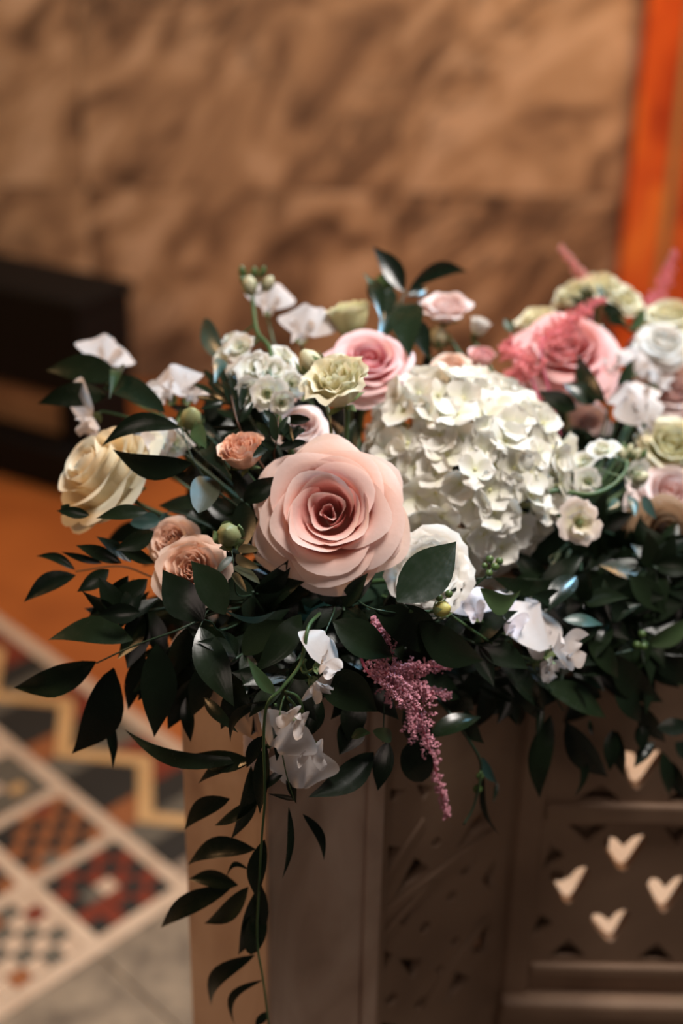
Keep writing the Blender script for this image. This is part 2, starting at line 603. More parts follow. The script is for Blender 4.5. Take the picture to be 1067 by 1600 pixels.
# squares of small inlay between marble bands
PA, PB = 0.180, 0.165
na, nb = 5, 6
for i in range(na + 1):
    slab('marble_band', quad(-i * PA, -i * PA + BW, LIM, .018), M['band'])
tess = []
pal = ['t_black', 't_red', 't_cream', 't_rust', 't_grey', 't_black', 't_red', 'ochre', 't_grey']
for i in range(na):
    for j in range(nb):
        a0, a1 = -(i + 1) * PA + BW + .001, -i * PA - .001
        b1 = -j * PB - .001 if j else .017
        b0 = -(j + 1) * PB + BW + .001
        slab('marble_band', quad(a0, a1, b0 - BW, b0 - .002), M['band'])
        rr = random.Random(i * 17 + j * 5 + 3)
        n = 5
        c1, c2, c3 = rr.sample(pal, 3)
        if i == 0 and j == 0:
            c1, c2, c3 = 't_black', 't_red', 't_grey'
        far = (i >= 2 and j >= 1) or j >= 4
        if far:
            n = 3
        for u in range(n):
            for v in range(n):
                m = min(u, n - 1 - u) + min(v, n - 1 - v)
                if u == v == n // 2:
                    cc = 't_cream'
                elif (u + v) % 2 == 0:
                    cc = c1 if m < n // 2 + 1 else 't_red'
                else:
                    cc = c2 if m % 2 else c3
                if rr.random() < .2:
                    cc = rr.choice(pal)
                da, db = (a1 - a0) / n, (b1 - b0) / n
                slab('tessera', quad(a0 + u * da + .0008, a0 + (u + 1) * da - .0008, b0 + v * db + .0008, b0 + (v + 1) * db - .0008), M[cc], rr.uniform(-.0008, .0008))
# stepped ochre ribbon with dark triangles between two marble bands
lo, hi = BW + .002, .213
per = .25
rib = []
b = .10
k = 0
rw = .036
mid_lo, mid_hi = lo + .045, hi - .045
while b > LIM:
    p0, p1 = (mid_lo, mid_hi) if k % 2 == 0 else (mid_hi, mid_lo)
    b2 = b - per / 2
    if b <= .03:
        slab('ochre_ribbon', [ab(p0 - rw / 2, b), ab(p0 + rw / 2, b), ab(p1 + rw / 2, b2 + .0012), ab(p1 - rw / 2, b2 + .0012)], M['ochre'])
        q0, q1 = (b, b2)
        # upper and lower fields, each split into a dark and a coloured piece
        um = (p0 + p1) / 2
        bm_ = (q0 + q1) / 2 + .0006
        slab('inlay_piece', [ab(p0 + rw / 2 + .001, q0), ab(hi, q0), ab(hi, bm_), ab(um + rw / 2 + .001, bm_)], M['t_red' if k % 2 else 't_black'], -.0004)
        slab('inlay_piece', [ab(um + rw / 2 + .001, bm_ - .001), ab(hi, bm_ - .001), ab(hi, q1 + .0012), ab(p1 + rw / 2 + .001, q1 + .0012)], M['t_red' if not k % 2 else 't_grey'], -.0004)
        slab('inlay_piece', [ab(p0 - rw / 2 - .001, q0), ab(lo, q0), ab(lo, bm_), ab(um - rw / 2 - .001, bm_)], M['t_black' if k % 2 else 't_rust'], -.0004)
        slab('inlay_piece', [ab(um - rw / 2 - .001, bm_ - .001), ab(lo, bm_ - .001), ab(lo, q1 + .0012), ab(p1 - rw / 2 - .001, q1 + .0012)], M['t_grey' if k % 2 else 't_black'], -.0004)
    b = b2
    k += 1

# dark bench against the wall
bc = at_y(120, 472, 3.20)
ba = math.radians(-30)
bench = thing('wooden_bench', 'dark wooden bench against the marble wall', 'bench', (bc.x, bc.y, 0), Quaternion((0, 0, 1), ba))
hb = bc.z
boxo('bench_body', (-1.1, 0, 0, .20, .25, hb - .03), M['black'], bench, .008)
boxo('seat_board', (-1.11, .008, -.012, .21, hb - .03, hb), M['black'], bench, .008)
boxo('end_leg', (-.10, 0, .02, .18, .115, .25), M['black'], bench, .004)
boxo('end_leg', (-1.1, -.98, .02, .18, .115, .25), M['black'], bench, .004)
boxo('plinth', (-1.11, .01, -.03, .20, 0, .115), M['black'], bench, .006)
boxo('recessed_riser', (-.98, -.10, .06, .10, .115, .25), M['panel'], bench)

# ------------------------------------------------------------------ carved stone parapet
C40 = math.radians(40)
E1 = Vector((math.cos(C40), math.sin(C40), 0))
E2 = Vector((-math.sin(C40), math.cos(C40), 0))
PA0 = Vector((-.052, .880, 0))
PW = .122
TOP = .95
par = thing('stone_parapet', 'carved stone parapet with corner post and pierced panels under the flowers', 'parapet', PA0)
PM = Matrix.Rotation(C40, 4, 'Z')
ps = boxo('corner_post', (0, PW, 0, PW, 0, TOP - .03), M['pillar'], par, .004, PM)
boxo('post_edge_moulding', (PW - .022, PW - .004, -.004, .0, 0, TOP - .03), M['pillar'], par, .0015, PM)


def plate(name, outer, holes, thick, frame, mat, parent, bev=.0006):
    cu = bpy.data.curves.new(name, 'CURVE')
    cu.dimensions = '2D'
    cu.fill_mode = 'BOTH'
    cu.extrude = thick / 2 - bev
    cu.bevel_depth = bev
    cu.bevel_resolution = 1
    cu.offset = 0.0
    for poly in [outer] + holes:
        s = cu.splines.new('POLY')
        s.points.add(len(poly) - 1)
        for i, p in enumerate(poly):
            s.points[i].co = (p[0], p[1], 0, 1)
        s.use_cyclic_u = True
    o = bpy.data.objects.new(name, cu)
    COL.objects.link(o)
    dg = bpy.context.evaluated_depsgraph_get()
    me = bpy.data.meshes.new_from_object(o.evaluated_get(dg))
    bpy.data.objects.remove(o)
    me.name = name
    me.transform(frame)
    return ob(name, me, mat, parent)


def circle(cx, cy, r, n=12, sy=1.0):
    return [(cx + r * math.cos(2 * PI * i / n), cy + sy * r * math.sin(2 * PI * i / n)) for i in range(n)]


def panel_frame(origin, ex, nrm):
    """local x along the panel, y up, z out of the face"""
    return Matrix(((ex.x, 0, nrm.x, origin.x), (ex.y, 0, nrm.y, origin.y), (0, 1, 0, 0), (0, 0, 0, 1)))


def to2d(px, py, origin, ex, nrm):
    p = on_plane(px, py, origin, nrm)
    return ((p - origin).dot(ex), p.z)


def tri(pts, origin, ex, nrm, r=.0):
    return [to2d(x, y, origin, ex, nrm) for x, y in pts]


# receding panel
S0 = PA0 + E1 * PW + E2 * .012
CORN = S0 + E1 * .178
N1 = Vector((E1.y, -E1.x, 0))
L1 = (CORN - S0).length
z2 = lambda x, y: (560 + x / 4.104, 1220 + y / 4.104)
shapes = [[(165, 430), (265, 435), (165, 600)], [(360, 510), (440, 570), (250, 730)], [(770, 215), (830, 270), (640, 420)],
          [(770, 490), (700, 605), (650, 590)], [(870, 520), (855, 690), (800, 640)], [(410, 770), (300, 920), (250, 900)],
          [(840, 880), (825, 1090), (740, 1090)], [(130, 1090), (210, 1120), (115, 1300)], [(630, 1240), (710, 1270), (550, 1430)],
          [(270, 1150), (400, 1150), (350, 1260)], [(200, 60), (300, 60), (200, 150)], [(380, 30), (470, 40), (420, 120)], [(150, 1560), (260, 1580), (140, 1700)]]
def swell(s, k):
    cx, cy = sum(q[0] for q in s) / len(s), sum(q[1] for q in s) / len(s)
    return [(cx + (q[0] - cx) * k, cy + (q[1] - cy) * k) for q in s]


holes1 = [tri([z2(*p) for p in swell(s, 1.25)], S0, E1, N1) for s in shapes]
for (x, y, r) in [(500, 395, .006), (600, 740, .0065), (430, 940, .007), (215, 1400, .008), (400, 1430, .008), (520, 1210, .006), (620, 1030, .006)]:
    c = to2d(*z2(x, y), S0, E1, N1)
    holes1.append(circle(c[0], c[1], r, 10))
FR1 = panel_frame(S0 - PA0 - N1 * .006, E1, N1)
zb = .40
rect = lambda x0, x1, y0, y1: [(x0, y0), (x1, y0), (x1, y1), (x0, y1)]
plate('pierced_panel', rect(0, L1 + .02, zb, TOP - .03), holes1, .012, FR1, M['panel'], par)
def rib(x0, y0, x1, y1, wd):
    a_, b_ = Vector(to2d(*z2(x0, y0), S0, E1, N1)), Vector(to2d(*z2(x1, y1), S0, E1, N1))
    e = (b_ - a_).normalized()
    n_ = Vector((-e.y, e.x)) * wd / 2
    plate('lattice_rib', [tuple(a_ - n_), tuple(b_ - n_), tuple(b_ + n_), tuple(a_ + n_)], [], .003, panel_frame(S0 - PA0 + N1 * .001, E1, N1), M['panel'], par, .0009)


rib(120, 880, 850, 330, .008)
rib(140, 1010, 480, 620, .006)
rib(430, 1420, 820, 880, .007)
rib(150, 640, 420, 250, .006)
FR1b = panel_frame(S0 - PA0 - N1 * .045, E1, N1)
plate('panel_backing', rect(-.01, L1 + .03, 0, TOP - .03), [], .02, FR1b, M['panel'], par)
boxo('panel_stile', (0, .010, 0, .012, zb, TOP - .03), M['panel'], par, .002, Matrix.Translation(S0 - PA0) @ PM @ Matrix.Translation((0, -.008, 0)))
boxo('base_moulding', (0, L1, -.012, .02, zb - .035, zb), M['panel'], par, .005, Matrix.Translation(S0 - PA0) @ PM)
boxo('lower_block', (0, L1, -.004, .02, 0, zb - .036), M['panel'], par, .004, Matrix.Translation(S0 - PA0) @ PM)

# panel facing the viewer, heart shaped piercings
EX, NY = Vector((1, 0, 0)), Vector((0, -1, 0))
LB = .62
z1 = lambda x, y: (780 + x / 3.718, 1220 + y / 3.718)
C0 = Vector((CORN.x, CORN.y, 0))


def heart(cx, cy, w, h, ang=0.0):
    pts = [(-.50, .28), (-.42, .47), (-.22, .45), (-.03, .22), (.18, .46), (.40, .52), (.52, .34), (.34, 0), (.16, -.34), (.02, -.5), (-.14, -.40), (-.36, -.02)]
    ca, sa = math.cos(ang), math.sin(ang)
    return [(cx + ca * x * w - sa * y * h, cy + sa * x * w + ca * y * h) for x, y in pts]


def grow(h, k=1.12, dz=-.020):
    cx = sum(q[0] for q in h) / len(h)
    cz = sum(q[1] for q in h) / len(h)
    return [(cx + (q[0] - cx) * k, cz + (q[1] - cz) * k + dz) for q in h]


hearts = []
for (x, y, ww, hh, an) in [(725, 425, 250, 215, .06), (405, 615, 230, 225, .08), (965, 665, 225, 220, .05), (645, 850, 225, 190, .16), (815, -60, 240, 230, .0)]:
    p = to2d(*z1(x, y), C0, EX, NY)
    k = pxm(at_y(*z1(x, y), C0.y)) / 3.718
    hearts.append(heart(p[0], p[1], ww * k, hh * k * 1.25, an))
# the pattern goes on along the panel to the right of the view
rep = [[(x + .150, y) for x, y in h] for h in hearts[:4]] + [[(x + .300, y) for x, y in h] for h in hearts[:4]] + [[(x + d, y) for x, y in hearts[4]] for d in (-.100, .100, .200, .300)]
hearts_all = hearts + [h for h in rep if max(q[0] for q in h) < LB - .02 and min(q[0] for q in h) > .03]
bt = [[(390, 255), (640, 255), (510, 365)], [(300, 370), (385, 435), (240, 535)], [(950, 270), (1120, 270), (1030, 385)], [(235, 770), (315, 825), (180, 920)],
      [(400, 915), (510, 1025), (280, 1025)], [(915, 940), (1025, 1050), (790, 1040)], [(600, 20), (720, 125), (435, 110)], [(1060, 30), (1180, 130), (960, 125)]]
holes2 = [tri([z1(*p) for p in s], C0, EX, NY) for s in bt]
FR2 = panel_frame(C0 - PA0 + Vector((0, .006, 0)), EX, NY)
plate('pierced_panel', rect(-.02, LB, zb, TOP - .03), holes2 + hearts_all, .012, FR2, M['panel'], par)
for h in holes2:
    xs_, zs_ = [q[0] for q in h], [q[1] for q in h]
    a0, a1, c0, c1 = min(xs_) - .003, max(xs_) + .003, min(zs_) - .018, max(zs_) + .003
    parts = [box_geo(a0, a1, .022, .025, c0, c1), box_geo(a0, a1, .0122, .022, c1, c1 + .002), box_geo(a0, a1, .0122, .022, c0 - .002, c0), box_geo(a0 - .002, a0, .0122, .025, c0, c1), box_geo(a1, a1 + .002, .0122, .025, c0, c1)]
    vv, ff = [], []
    for v_, f_ in parts:
        ff += [tuple(i + len(vv) for i in q) for q in f_]
        vv += v_
    me = mesh('recess_box', vv, ff, smooth=False)
    me.transform(Matrix.Translation(C0 - PA0))
    ob('recess_box', me, M['panel'], par)
BT = Matrix.Translation(C0 - PA0)
rz = to2d(960, 1268, C0, EX, NY)[1]
boxo('panel_rail', (.028, LB, -.006, .004, rz - .011, rz + .011), M['panel'], par, .003, BT)
boxo('panel_stile', (.002, .026, -.006, .004, zb, TOP - .03), M['panel'], par, .003, BT)
rz2 = to2d(960, 1512, C0, EX, NY)[1]
boxo('panel_rail', (.028, LB, -.006, .004, rz2 - .008, rz2 + .006), M['panel'], par, .003, BT)
rz3 = to2d(960, 1560, C0, EX, NY)[1]
boxo('base_moulding', (.0, LB, -.020, .01, rz3 - .012, rz3 + .010), M['panel'], par, .005, BT)
boxo('lower_block', (.0, LB, -.008, .01, 0, rz3 - .013), M['panel'], par, .004, BT)
# coping along the top
cop = [PA0 - E1 * .008 - E2 * .008, PA0 + E1 * (PW + .178) - E2 * .004 + Vector((.004, 0, 0)), C0 + Vector((LB, -.012, 0)), C0 + Vector((LB, .22, 0)), C0 + Vector((-.10, .20, 0)), PA0 + E2 * .17 + E1 * .06, PA0 + E2 * .12 - E1 * .008]
v, f = prism_geo([((p - PA0).x, (p - PA0).y) for p in cop], TOP - .029, TOP)
ob('coping', mesh('coping', v, f, smooth=False), M['pillar'], par)

# ------------------------------------------------------------------ floral foam on the coping
for (lab, x, y, a) in [('wet green floral foam brick above the corner post', 0.0, 1.0, 40), ('wet green floral foam brick above the inner corner', .20, 1.15, 15), ('wet green floral foam brick at the right end', .50, 1.24, 0)]:
    v, f = box_geo(-.085, .085, -.04, .04, 0, .05)
    me = bevel_mesh(mesh('floral_foam', v, f, smooth=False), .012, 3)
    o = ob('floral_foam', me, M['foam'])
    o.location = (x, y, TOP + .0005)
    o.rotation_euler.z = math.radians(a)
    tag(o, lab, 'floral foam', 'foam bricks on the coping')
FOAM = [Vector((0.0, 1.0, TOP + .04)), Vector((.21, 1.12, TOP + .04)), Vector((.50, 1.24, TOP + .04))]


def foam_for(p):
    return min(FOAM, key=lambda q: (q - p).length)
#PLANTS
# ------------------------------------------------------------------ leaves and sprigs
def leaf_geo(p0, p1, width, nrm, bow=0.0, arch=0.0, fold=0.18, twist=0.0, blunt=False, wave=0.0, nt=10):
    """a leaf blade from p0 to p1; nrm faces the viewer of its upper side"""
    p0, p1 = Vector(p0), Vector(p1)
    ax = p1 - p0
    L = ax.length
    e = ax.normalized()
    n = (nrm - e * nrm.dot(e)).normalized()
    sd = n.cross(e)
    vs, fs, ps, pv = [], [], [], []
    ss = (-1, -.55, 0, .55, 1)
    for i in range(nt + 1):
        t = i / nt
        if blunt:
            wv = math.sin(PI * min(1, t ** 0.85)) ** 0.55
        else:
            wv = math.sin(PI * t ** 0.80) ** 0.95 * (1 - .30 * t ** 5)
        if i == 0:
            wv = .05
        q = math.sin(PI * t)
        c = p0 + ax * t + sd * (bow * L * q) + n * (arch * L * q)
        tw = twist * t
        s2 = sd * math.cos(tw) + n * math.sin(tw)
        n2 = n * math.cos(tw) - sd * math.sin(tw)
        for s in ss:
            h = fold * abs(s) + wave * math.sin(t * 14 + s) * abs(s)
            vs.append(c + s2 * (s * wv * width / 2) + n2 * (h * wv * width / 2))
            ps.append(s * .5 + .5)
            pv.append(t)
    for i in range(nt):
        for j in range(4):
            a = i * 5 + j
            fs.append((a, a + 1, a + 6, a + 5))
    return vs, fs, {'ps': ps, 'pv': pv}


def view_n(p, e, roll):
    n = (CAMP - p).normalized()
    n = (n - e * n.dot(e)).normalized()
    return Quaternion(e, roll) @ n


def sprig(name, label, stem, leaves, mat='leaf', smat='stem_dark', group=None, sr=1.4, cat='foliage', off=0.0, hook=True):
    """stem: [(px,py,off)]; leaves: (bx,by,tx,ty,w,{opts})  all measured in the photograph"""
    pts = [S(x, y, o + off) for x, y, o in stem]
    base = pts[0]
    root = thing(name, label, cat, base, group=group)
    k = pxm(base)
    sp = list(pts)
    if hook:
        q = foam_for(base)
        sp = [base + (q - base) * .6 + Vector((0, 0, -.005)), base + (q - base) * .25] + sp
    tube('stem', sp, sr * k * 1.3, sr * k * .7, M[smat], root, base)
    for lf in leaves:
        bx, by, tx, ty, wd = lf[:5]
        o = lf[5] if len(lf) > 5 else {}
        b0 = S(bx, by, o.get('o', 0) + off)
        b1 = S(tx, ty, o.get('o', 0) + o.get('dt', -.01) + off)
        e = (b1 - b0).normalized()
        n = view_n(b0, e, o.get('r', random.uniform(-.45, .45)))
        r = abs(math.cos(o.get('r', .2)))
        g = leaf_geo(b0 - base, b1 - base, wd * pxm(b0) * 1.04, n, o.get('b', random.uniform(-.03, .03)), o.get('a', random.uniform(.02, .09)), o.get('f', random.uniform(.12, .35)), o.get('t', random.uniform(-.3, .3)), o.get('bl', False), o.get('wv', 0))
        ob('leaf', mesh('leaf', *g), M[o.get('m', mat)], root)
    return root


# --- sprigs read from the photograph, left side
sprig('ruscus_sprig', 'ruscus sprig reaching out at far left over the dark bench', [(292, 690, .03), (262, 655, .0), (215, 615, -.01), (185, 585, -.01)],
      [(188, 590, 72, 579, 45, {'b': -.06, 'r': .2}), (168, 617, 58, 631, 38, {'b': -.08, 'r': -.2}), (168, 600, 258, 645, 44, {'bl': True, 'r': -.5, 'b': -.02, 'a': .1}),
       (182, 578, 171, 624, 24, {'m': 'leaf_light', 'f': .7, 'r': .7, 'b': .15, 'o': -.012})], sr=1.5)
sprig('ruscus_sprig', 'pair of long dark ruscus leaves crossing in front of the ivory rose', [(330, 760, .03), (300, 715, .0), (283, 668, -.01)],
      [(282, 668, 158, 698, 30, {'b': -.17, 'r': .1, 'o': -.03}), (300, 724, 176, 702, 40, {'b': .10, 'r': -.3, 'o': -.03, 'a': .08}), (306, 664, 323, 702, 25, {'m': 'leaf_light', 'r': .3}),
       (325, 745, 310, 802, 44, {'m': 'leaf_olive', 'bl': True, 'r': 0}), (318, 690, 362, 748, 26)], sr=1.8)
sprig('ruscus_sprig', 'low leaf spray at left edge above the orange floor', [(250, 905, .05), (190, 885, .03), (118, 893, .02)],
      [(117, 890, 56, 869, 15, {'b': -.12}), (118, 899, 37, 941, 31, {'b': -.08}), (190, 880, 118, 852, 22), (205, 878, 150, 838, 20), (170, 890, 120, 925, 26), (200, 900, 133, 975, 34),
       (230, 905, 160, 960, 36), (240, 880, 178, 850, 22), (160, 880, 95, 862, 12), (215, 910, 185, 985, 30)], off=.02)
sprig('ruscus_sprig', 'dark triangular leaves crossing the pair of peach spray roses', [(345, 985, .02), (330, 972, .0), (316, 968, -.02)],
      [(318, 970, 254, 890, 58, {'b': .06, 'r': .1, 'o': -.035, 'f': .1}), (352, 960, 298, 876, 50, {'b': -.06, 'r': -.1, 'o': -.035, 'f': .1}), (345, 950, 430, 955, 16, {'b': -.12, 'm': 'leaf_teal', 'r': .9})], sr=1.6)
sprig('ruscus_sprig', 'broad ruscus spray hanging at lower left over the mosaic', [(330, 960, .03), (279, 984, .0), (207, 1010, -.01), (151, 1036, -.01)],
      [(207, 1000, 75, 1000, 45, {'b': -.1, 'r': .35, 'f': .1}), (150, 1034, 21, 1075, 46, {'b': .05, 'wv': .15, 'r': -.2}), (178, 1044, 112, 1178, 60, {'b': .1, 'r': .15, 'f': .12}),
       (245, 1006, 241, 1152, 56, {'r': 0, 'f': .12, 'b': .03}), (300, 975, 262, 1070, 46, {'o': .02}), (155, 1100, 176, 1201, 18, {'wv': .2, 'b': .1}), (219, 957, 153, 961, 32), (225, 1020, 200, 1110, 30, {'o': .03}),
       (265, 1040, 215, 1095, 34, {'o': .03})], sr=1.8)
sprig('ruscus_sprig', 'two upright dark leaves hanging beneath the peach roses', [(330, 950, .02), (312, 980, .0)],
      [(312, 980, 366, 1104, 52, {'b': -.06, 'r': -.25, 'f': .1, 'a': .08}), (330, 1030, 300, 1120, 40, {'o': .02}), (318, 1090, 372, 1145, 20), (290, 1090, 298, 1160, 22, {'o': .02}), (345, 1040, 395, 1115, 38, {'o': .02}),
       (300, 1060, 262, 1140, 36, {'o': .03}), (370, 1060, 345, 1140, 30, {'o': .02})])
sprig('ruscus_vine', 'long trailing ruscus vine hanging down along the corner post', [(481, 982, .0), (470, 1035, -.005), (440, 1076, -.01), (418, 1100, -.01), (412, 1150, -.01), (414, 1241, -.01), (409, 1309, -.01), (404, 1400, -.01), (402, 1474, -.01), (411, 1531, -.01), (421, 1610, -.01)],
      [(359, 1248, 288, 1297, 30, {'b': -.1, 'r': .1}), (406, 1248, 335, 1290, 21, {'b': .05}), (392, 1197, 360, 1312, 27, {'b': .05}), (399, 1327, 293, 1352, 33, {'b': -.1, 'r': .1}),
       (389, 1359, 352, 1378, 9, {'b': -.35}), (372, 1383, 294, 1374, 27, {'b': -.08}), (362, 1386, 251, 1450, 33, {'b': -.05, 'r': .1}), (388, 1386, 319, 1443, 29, {'b': .08}), (413, 1312, 402, 1406, 29, {'b': -.06}),
       (408, 1383, 372, 1492, 38, {'b': .04}), (404, 1420, 392, 1492, 34, {'bl': True}), (398, 1492, 330, 1572, 26, {'b': -.14}), (411, 1531, 367, 1603, 13, {'b': -.22}), (419, 1580, 398, 1604, 14),
       (416, 1165, 406, 1272, 29, {'r': .5}), (380, 1188, 194, 1139, 26, {'b': .13, 'r': .2}), (396, 1186, 309, 1225, 23, {'b': -.06}), (392, 1190, 300, 1178, 34, {'b': .05}), (420, 1095, 360, 1160, 16, {'b': -.18}),
       (430, 1084, 386, 1027, 22, {'m': 'leaf_light', 'b': .08}), (410, 1150, 385, 1200, 22)], sr=2.6, smat='stem')
sprig('ruscus_vine', 'short thin vine with narrow leaves beside the corner post edge', [(440, 1100, -.005), (438, 1150, -.012), (446, 1204, -.012), (460, 1251, -.012)],
      [(451, 1261, 441, 1373, 11, {'b': .05}), (473, 1272, 506, 1345, 15, {'b': .1}), (455, 1198, 463, 1256, 17), (440, 1120, 432, 1190, 20), (462, 1250, 418, 1240, 8), (446, 1200, 402, 1240, 14), (525, 1234, 482, 1245, 11, {'b': -.1})], sr=1.4, smat='stem')
# --- lower centre
sprig('ruscus_sprig', 'large dark leaves under the pink rose beside the mauve astilbe', [(520, 960, .02), (500, 1010, .0), (494, 1048, -.01)],
      [(494, 1050, 590, 1112, 62, {'b': .03, 'r': .15}), (520, 971, 614, 1026, 56, {'b': -.04, 'r': -.2}), (540, 1060, 640, 1010, 40, {'o': .03}), (470, 960, 400, 1050, 44, {'o': .02}), (500, 1090, 470, 1160, 36, {'o': .02})])
sprig('ruscus_sprig', 'overlapping broad leaves between mauve astilbe and white sweet pea', [(560, 940, .03), (586, 952, .0), (640, 960, -.005), (700, 965, -.01)],
      [(586, 952, 692, 1030, 64, {'b': .07, 'r': -.15}), (655, 972, 756, 1032, 56, {'b': -.08, 'r': .1, 'o': -.01}), (720, 960, 690, 1040, 30, {'o': .02})])
sprig('ruscus_leaf_stem', 'large pointed green leaf covering the white lisianthus', [(690, 985, .03), (650, 960, .0), (622, 938, -.02)],
      [(620, 940, 713, 846, 74, {'b': -.02, 'r': .05, 'o': -.045, 'f': .10, 'dt': .0, 'a': .03})], sr=2)
sprig('ruscus_sprig', 'drooping dark leaves below the mauve astilbe plume', [(600, 1060, .02), (600, 1110, .0), (598, 1160, -.005)],
      [(584, 1176, 481, 1246, 44, {'b': .10, 'r': .2}), (606, 1158, 590, 1236, 32, {'r': 0}), (640, 1158, 660, 1222, 50, {'bl': True}), (672, 1152, 752, 1120, 38, {'b': -.05, 'r': -.75, 'a': .1}), (727, 1108, 757, 1162, 27, {'b': -.12}),
       (549, 1152, 580, 1146, 18, {'m': 'leaf_light', 'b': .1}), (612, 1152, 582, 1142, 22, {'m': 'leaf_light', 'bl': True}), (560, 1120, 530, 1180, 44, {'o': .02}), (690, 1080, 740, 1110, 44, {'o': .02}), (630, 1110, 680, 1180, 44, {'o': .015}),
       (560, 1090, 545, 1160, 40, {'o': .02}), (660, 1060, 725, 1090, 40, {'o': .02})])
sprig('seed_pod_tendril', 'thin tendril with round pods hanging over the carved panel', [(715, 1130, .0), (729, 1151, -.005), (749, 1185, -.01), (751, 1211, -.01), (746, 1237, -.01), (738, 1265, -.01), (724, 1289, -.01)],
      [(753, 1183, 777, 1224, 15, {'b': -.1, 'm': 'leaf_teal'}), (756, 1208, 781, 1306, 10, {'b': -.1}), (776, 1222, 770, 1255, 7)], sr=2.4)
# --- right and lower right
sprig('ruscus_sprig', 'glossy leaf fan hanging under the white sweet pea at right', [(770, 1000, .02), (800, 1030, .0), (850, 1065, -.005), (880, 1110, -.005)],
      [(769, 1015, 850, 1108, 42, {'b': -.08, 'r': -.6, 'a': .12}), (800, 1051, 842, 1128, 44, {'o': .012, 'b': .08}), (850, 1072, 947, 1122, 50, {'b': -.03, 'r': -.65, 'a': .1, 'bl': False}), (860, 1118, 843, 1248, 37, {'b': -.08, 'r': -.3, 'a': .06}),
       (884, 1128, 950, 1214, 43, {'b': -.05, 'r': .2}), (899, 1165, 897, 1246, 15, {'b': .15}), (890, 1060, 940, 1090, 40, {'o': .02}), (846, 1100, 838, 1155, 12), (921, 1125, 925, 1150, 8)], sr=2)
sprig('ruscus_sprig', 'leaf spray at right edge with a pale green upper leaf', [(940, 1010, .03), (958, 1022, .0), (1005, 1010, -.005), (1012, 1006, -.005)],
      [(958, 1024, 1036, 1097, 47, {'b': -.08, 'r': .1}), (1010, 1010, 1082, 1072, 48, {'b': .06}), (1010, 1008, 1085, 962, 32, {'m': 'leaf_light', 'r': .5, 'b': -.04}), (955, 1022, 900, 1040, 20)], sr=2)
sprig('ruscus_sprig', 'blurred drooping leaves over the heart shaped piercings', [(1000, 1050, .06), (990, 1100, .06), (1010, 1150, .06)],
      [(960, 1075, 1000, 1130, 34), (958, 1140, 952, 1205, 26), (964, 1142, 975, 1214, 24), (1000, 1100, 1040, 1160, 34), (1020, 1160, 990, 1200, 20), (1034, 1175, 1046, 1245, 24), (1027, 1137, 1085, 1134, 27, {'o': -.03}), (1050, 1190, 1075, 1250, 26), (1000, 1130, 1004, 1175, 22), (1055, 1160, 1090, 1190, 26)], off=0)
sprig('ruscus_sprig', 'shaded leaves in the dark hollow at right below the stock blossom', [(860, 880, .05), (920, 930, .04), (955, 980, .03)],
      [(880, 968, 942, 976, 22, {'m': 'leaf_teal', 'r': -.5}), (944, 905, 956, 975, 14), (955, 975, 930, 1030, 24), (900, 900, 850, 960, 36), (930, 940, 990, 960, 40), (880, 940, 830, 930, 30), (985, 900, 1040, 960, 40), (960, 1030, 905, 1055, 30), (918, 1000, 965, 1060, 34)])
sprig('ruscus_leaf_stem', 'curled crescent leaf beside green berries below the hydrangea', [(712, 915, .02), (740, 905, .0), (770, 903, -.01)],
      [(772, 903, 886, 900, 27, {'b': -.09, 'r': .3, 'dt': .02}), (750, 920, 814, 922, 34, {'b': -.30, 'r': .2, 'm': 'leaf_light', 'f': .3, 'o': -.02}), (752, 905, 700, 925, 14)])
# --- upper
sprig('ruscus_sprig', 'upright ruscus sprig with dark leaves at the top centre', [(650, 600, .06), (640, 545, .03), (625, 490, .01), (632, 455, .0), (628, 445, 0)],
      [(631, 455, 582, 385, 32, {'b': -.05, 'r': .2}), (641, 447, 731, 425, 26, {'b': .13, 'r': .2}), (579, 436, 597, 506, 24), (632, 475, 640, 560, 54, {'r': .1}), (636, 462, 668, 450, 20), (600, 470, 566, 425, 10, {'m': 'leaf_light'}),
       (620, 470, 590, 540, 36, {'o': .01}), (648, 500, 668, 560, 30), (590, 480, 575, 440, 18), (610, 450, 600, 500, 24)], sr=1.8)
sprig('grey_green_leaf_stem', 'single glossy blue-green leaf standing up left of the white stock', [(362, 600, .03), (352, 565, .0)], [(352, 566, 317, 500, 38, {'m': 'leaf_teal', 'r': -.5, 'b': -.05, 'a': .1, 'o': .03}), (345, 560, 335, 600, 20, {'m': 'leaf_teal'})])  # bright teal base colour carries the glossy sheen of this leaf
sprig('pistache_sprig', 'fine sprig of small oblong leaves behind the peach rosebud', [(385, 690, .03), (372, 662, .0), (364, 632, -.01), (360, 610, -.01)],
      [(x0, y0, x1, y1, w_, {'m': 'leaf', 'bl': True}) for x0, y0, x1, y1, w_ in [(370, 645, 357, 578, 12), (368, 640, 347, 594, 14), (376, 640, 389, 590, 12), (365, 632, 328, 614, 12), (362, 628, 325, 596, 12), (354, 632, 306, 620, 10),
       (372, 655, 338, 640, 11), (362, 618, 345, 572, 11), (380, 650, 398, 600, 11), (358, 625, 312, 640, 10), (375, 660, 395, 628, 12), (350, 615, 318, 578, 11), (372, 668, 330, 668, 10), (340, 620, 300, 600, 10), (366, 610, 372, 566, 11)]], smat='stem_red', sr=1.4)
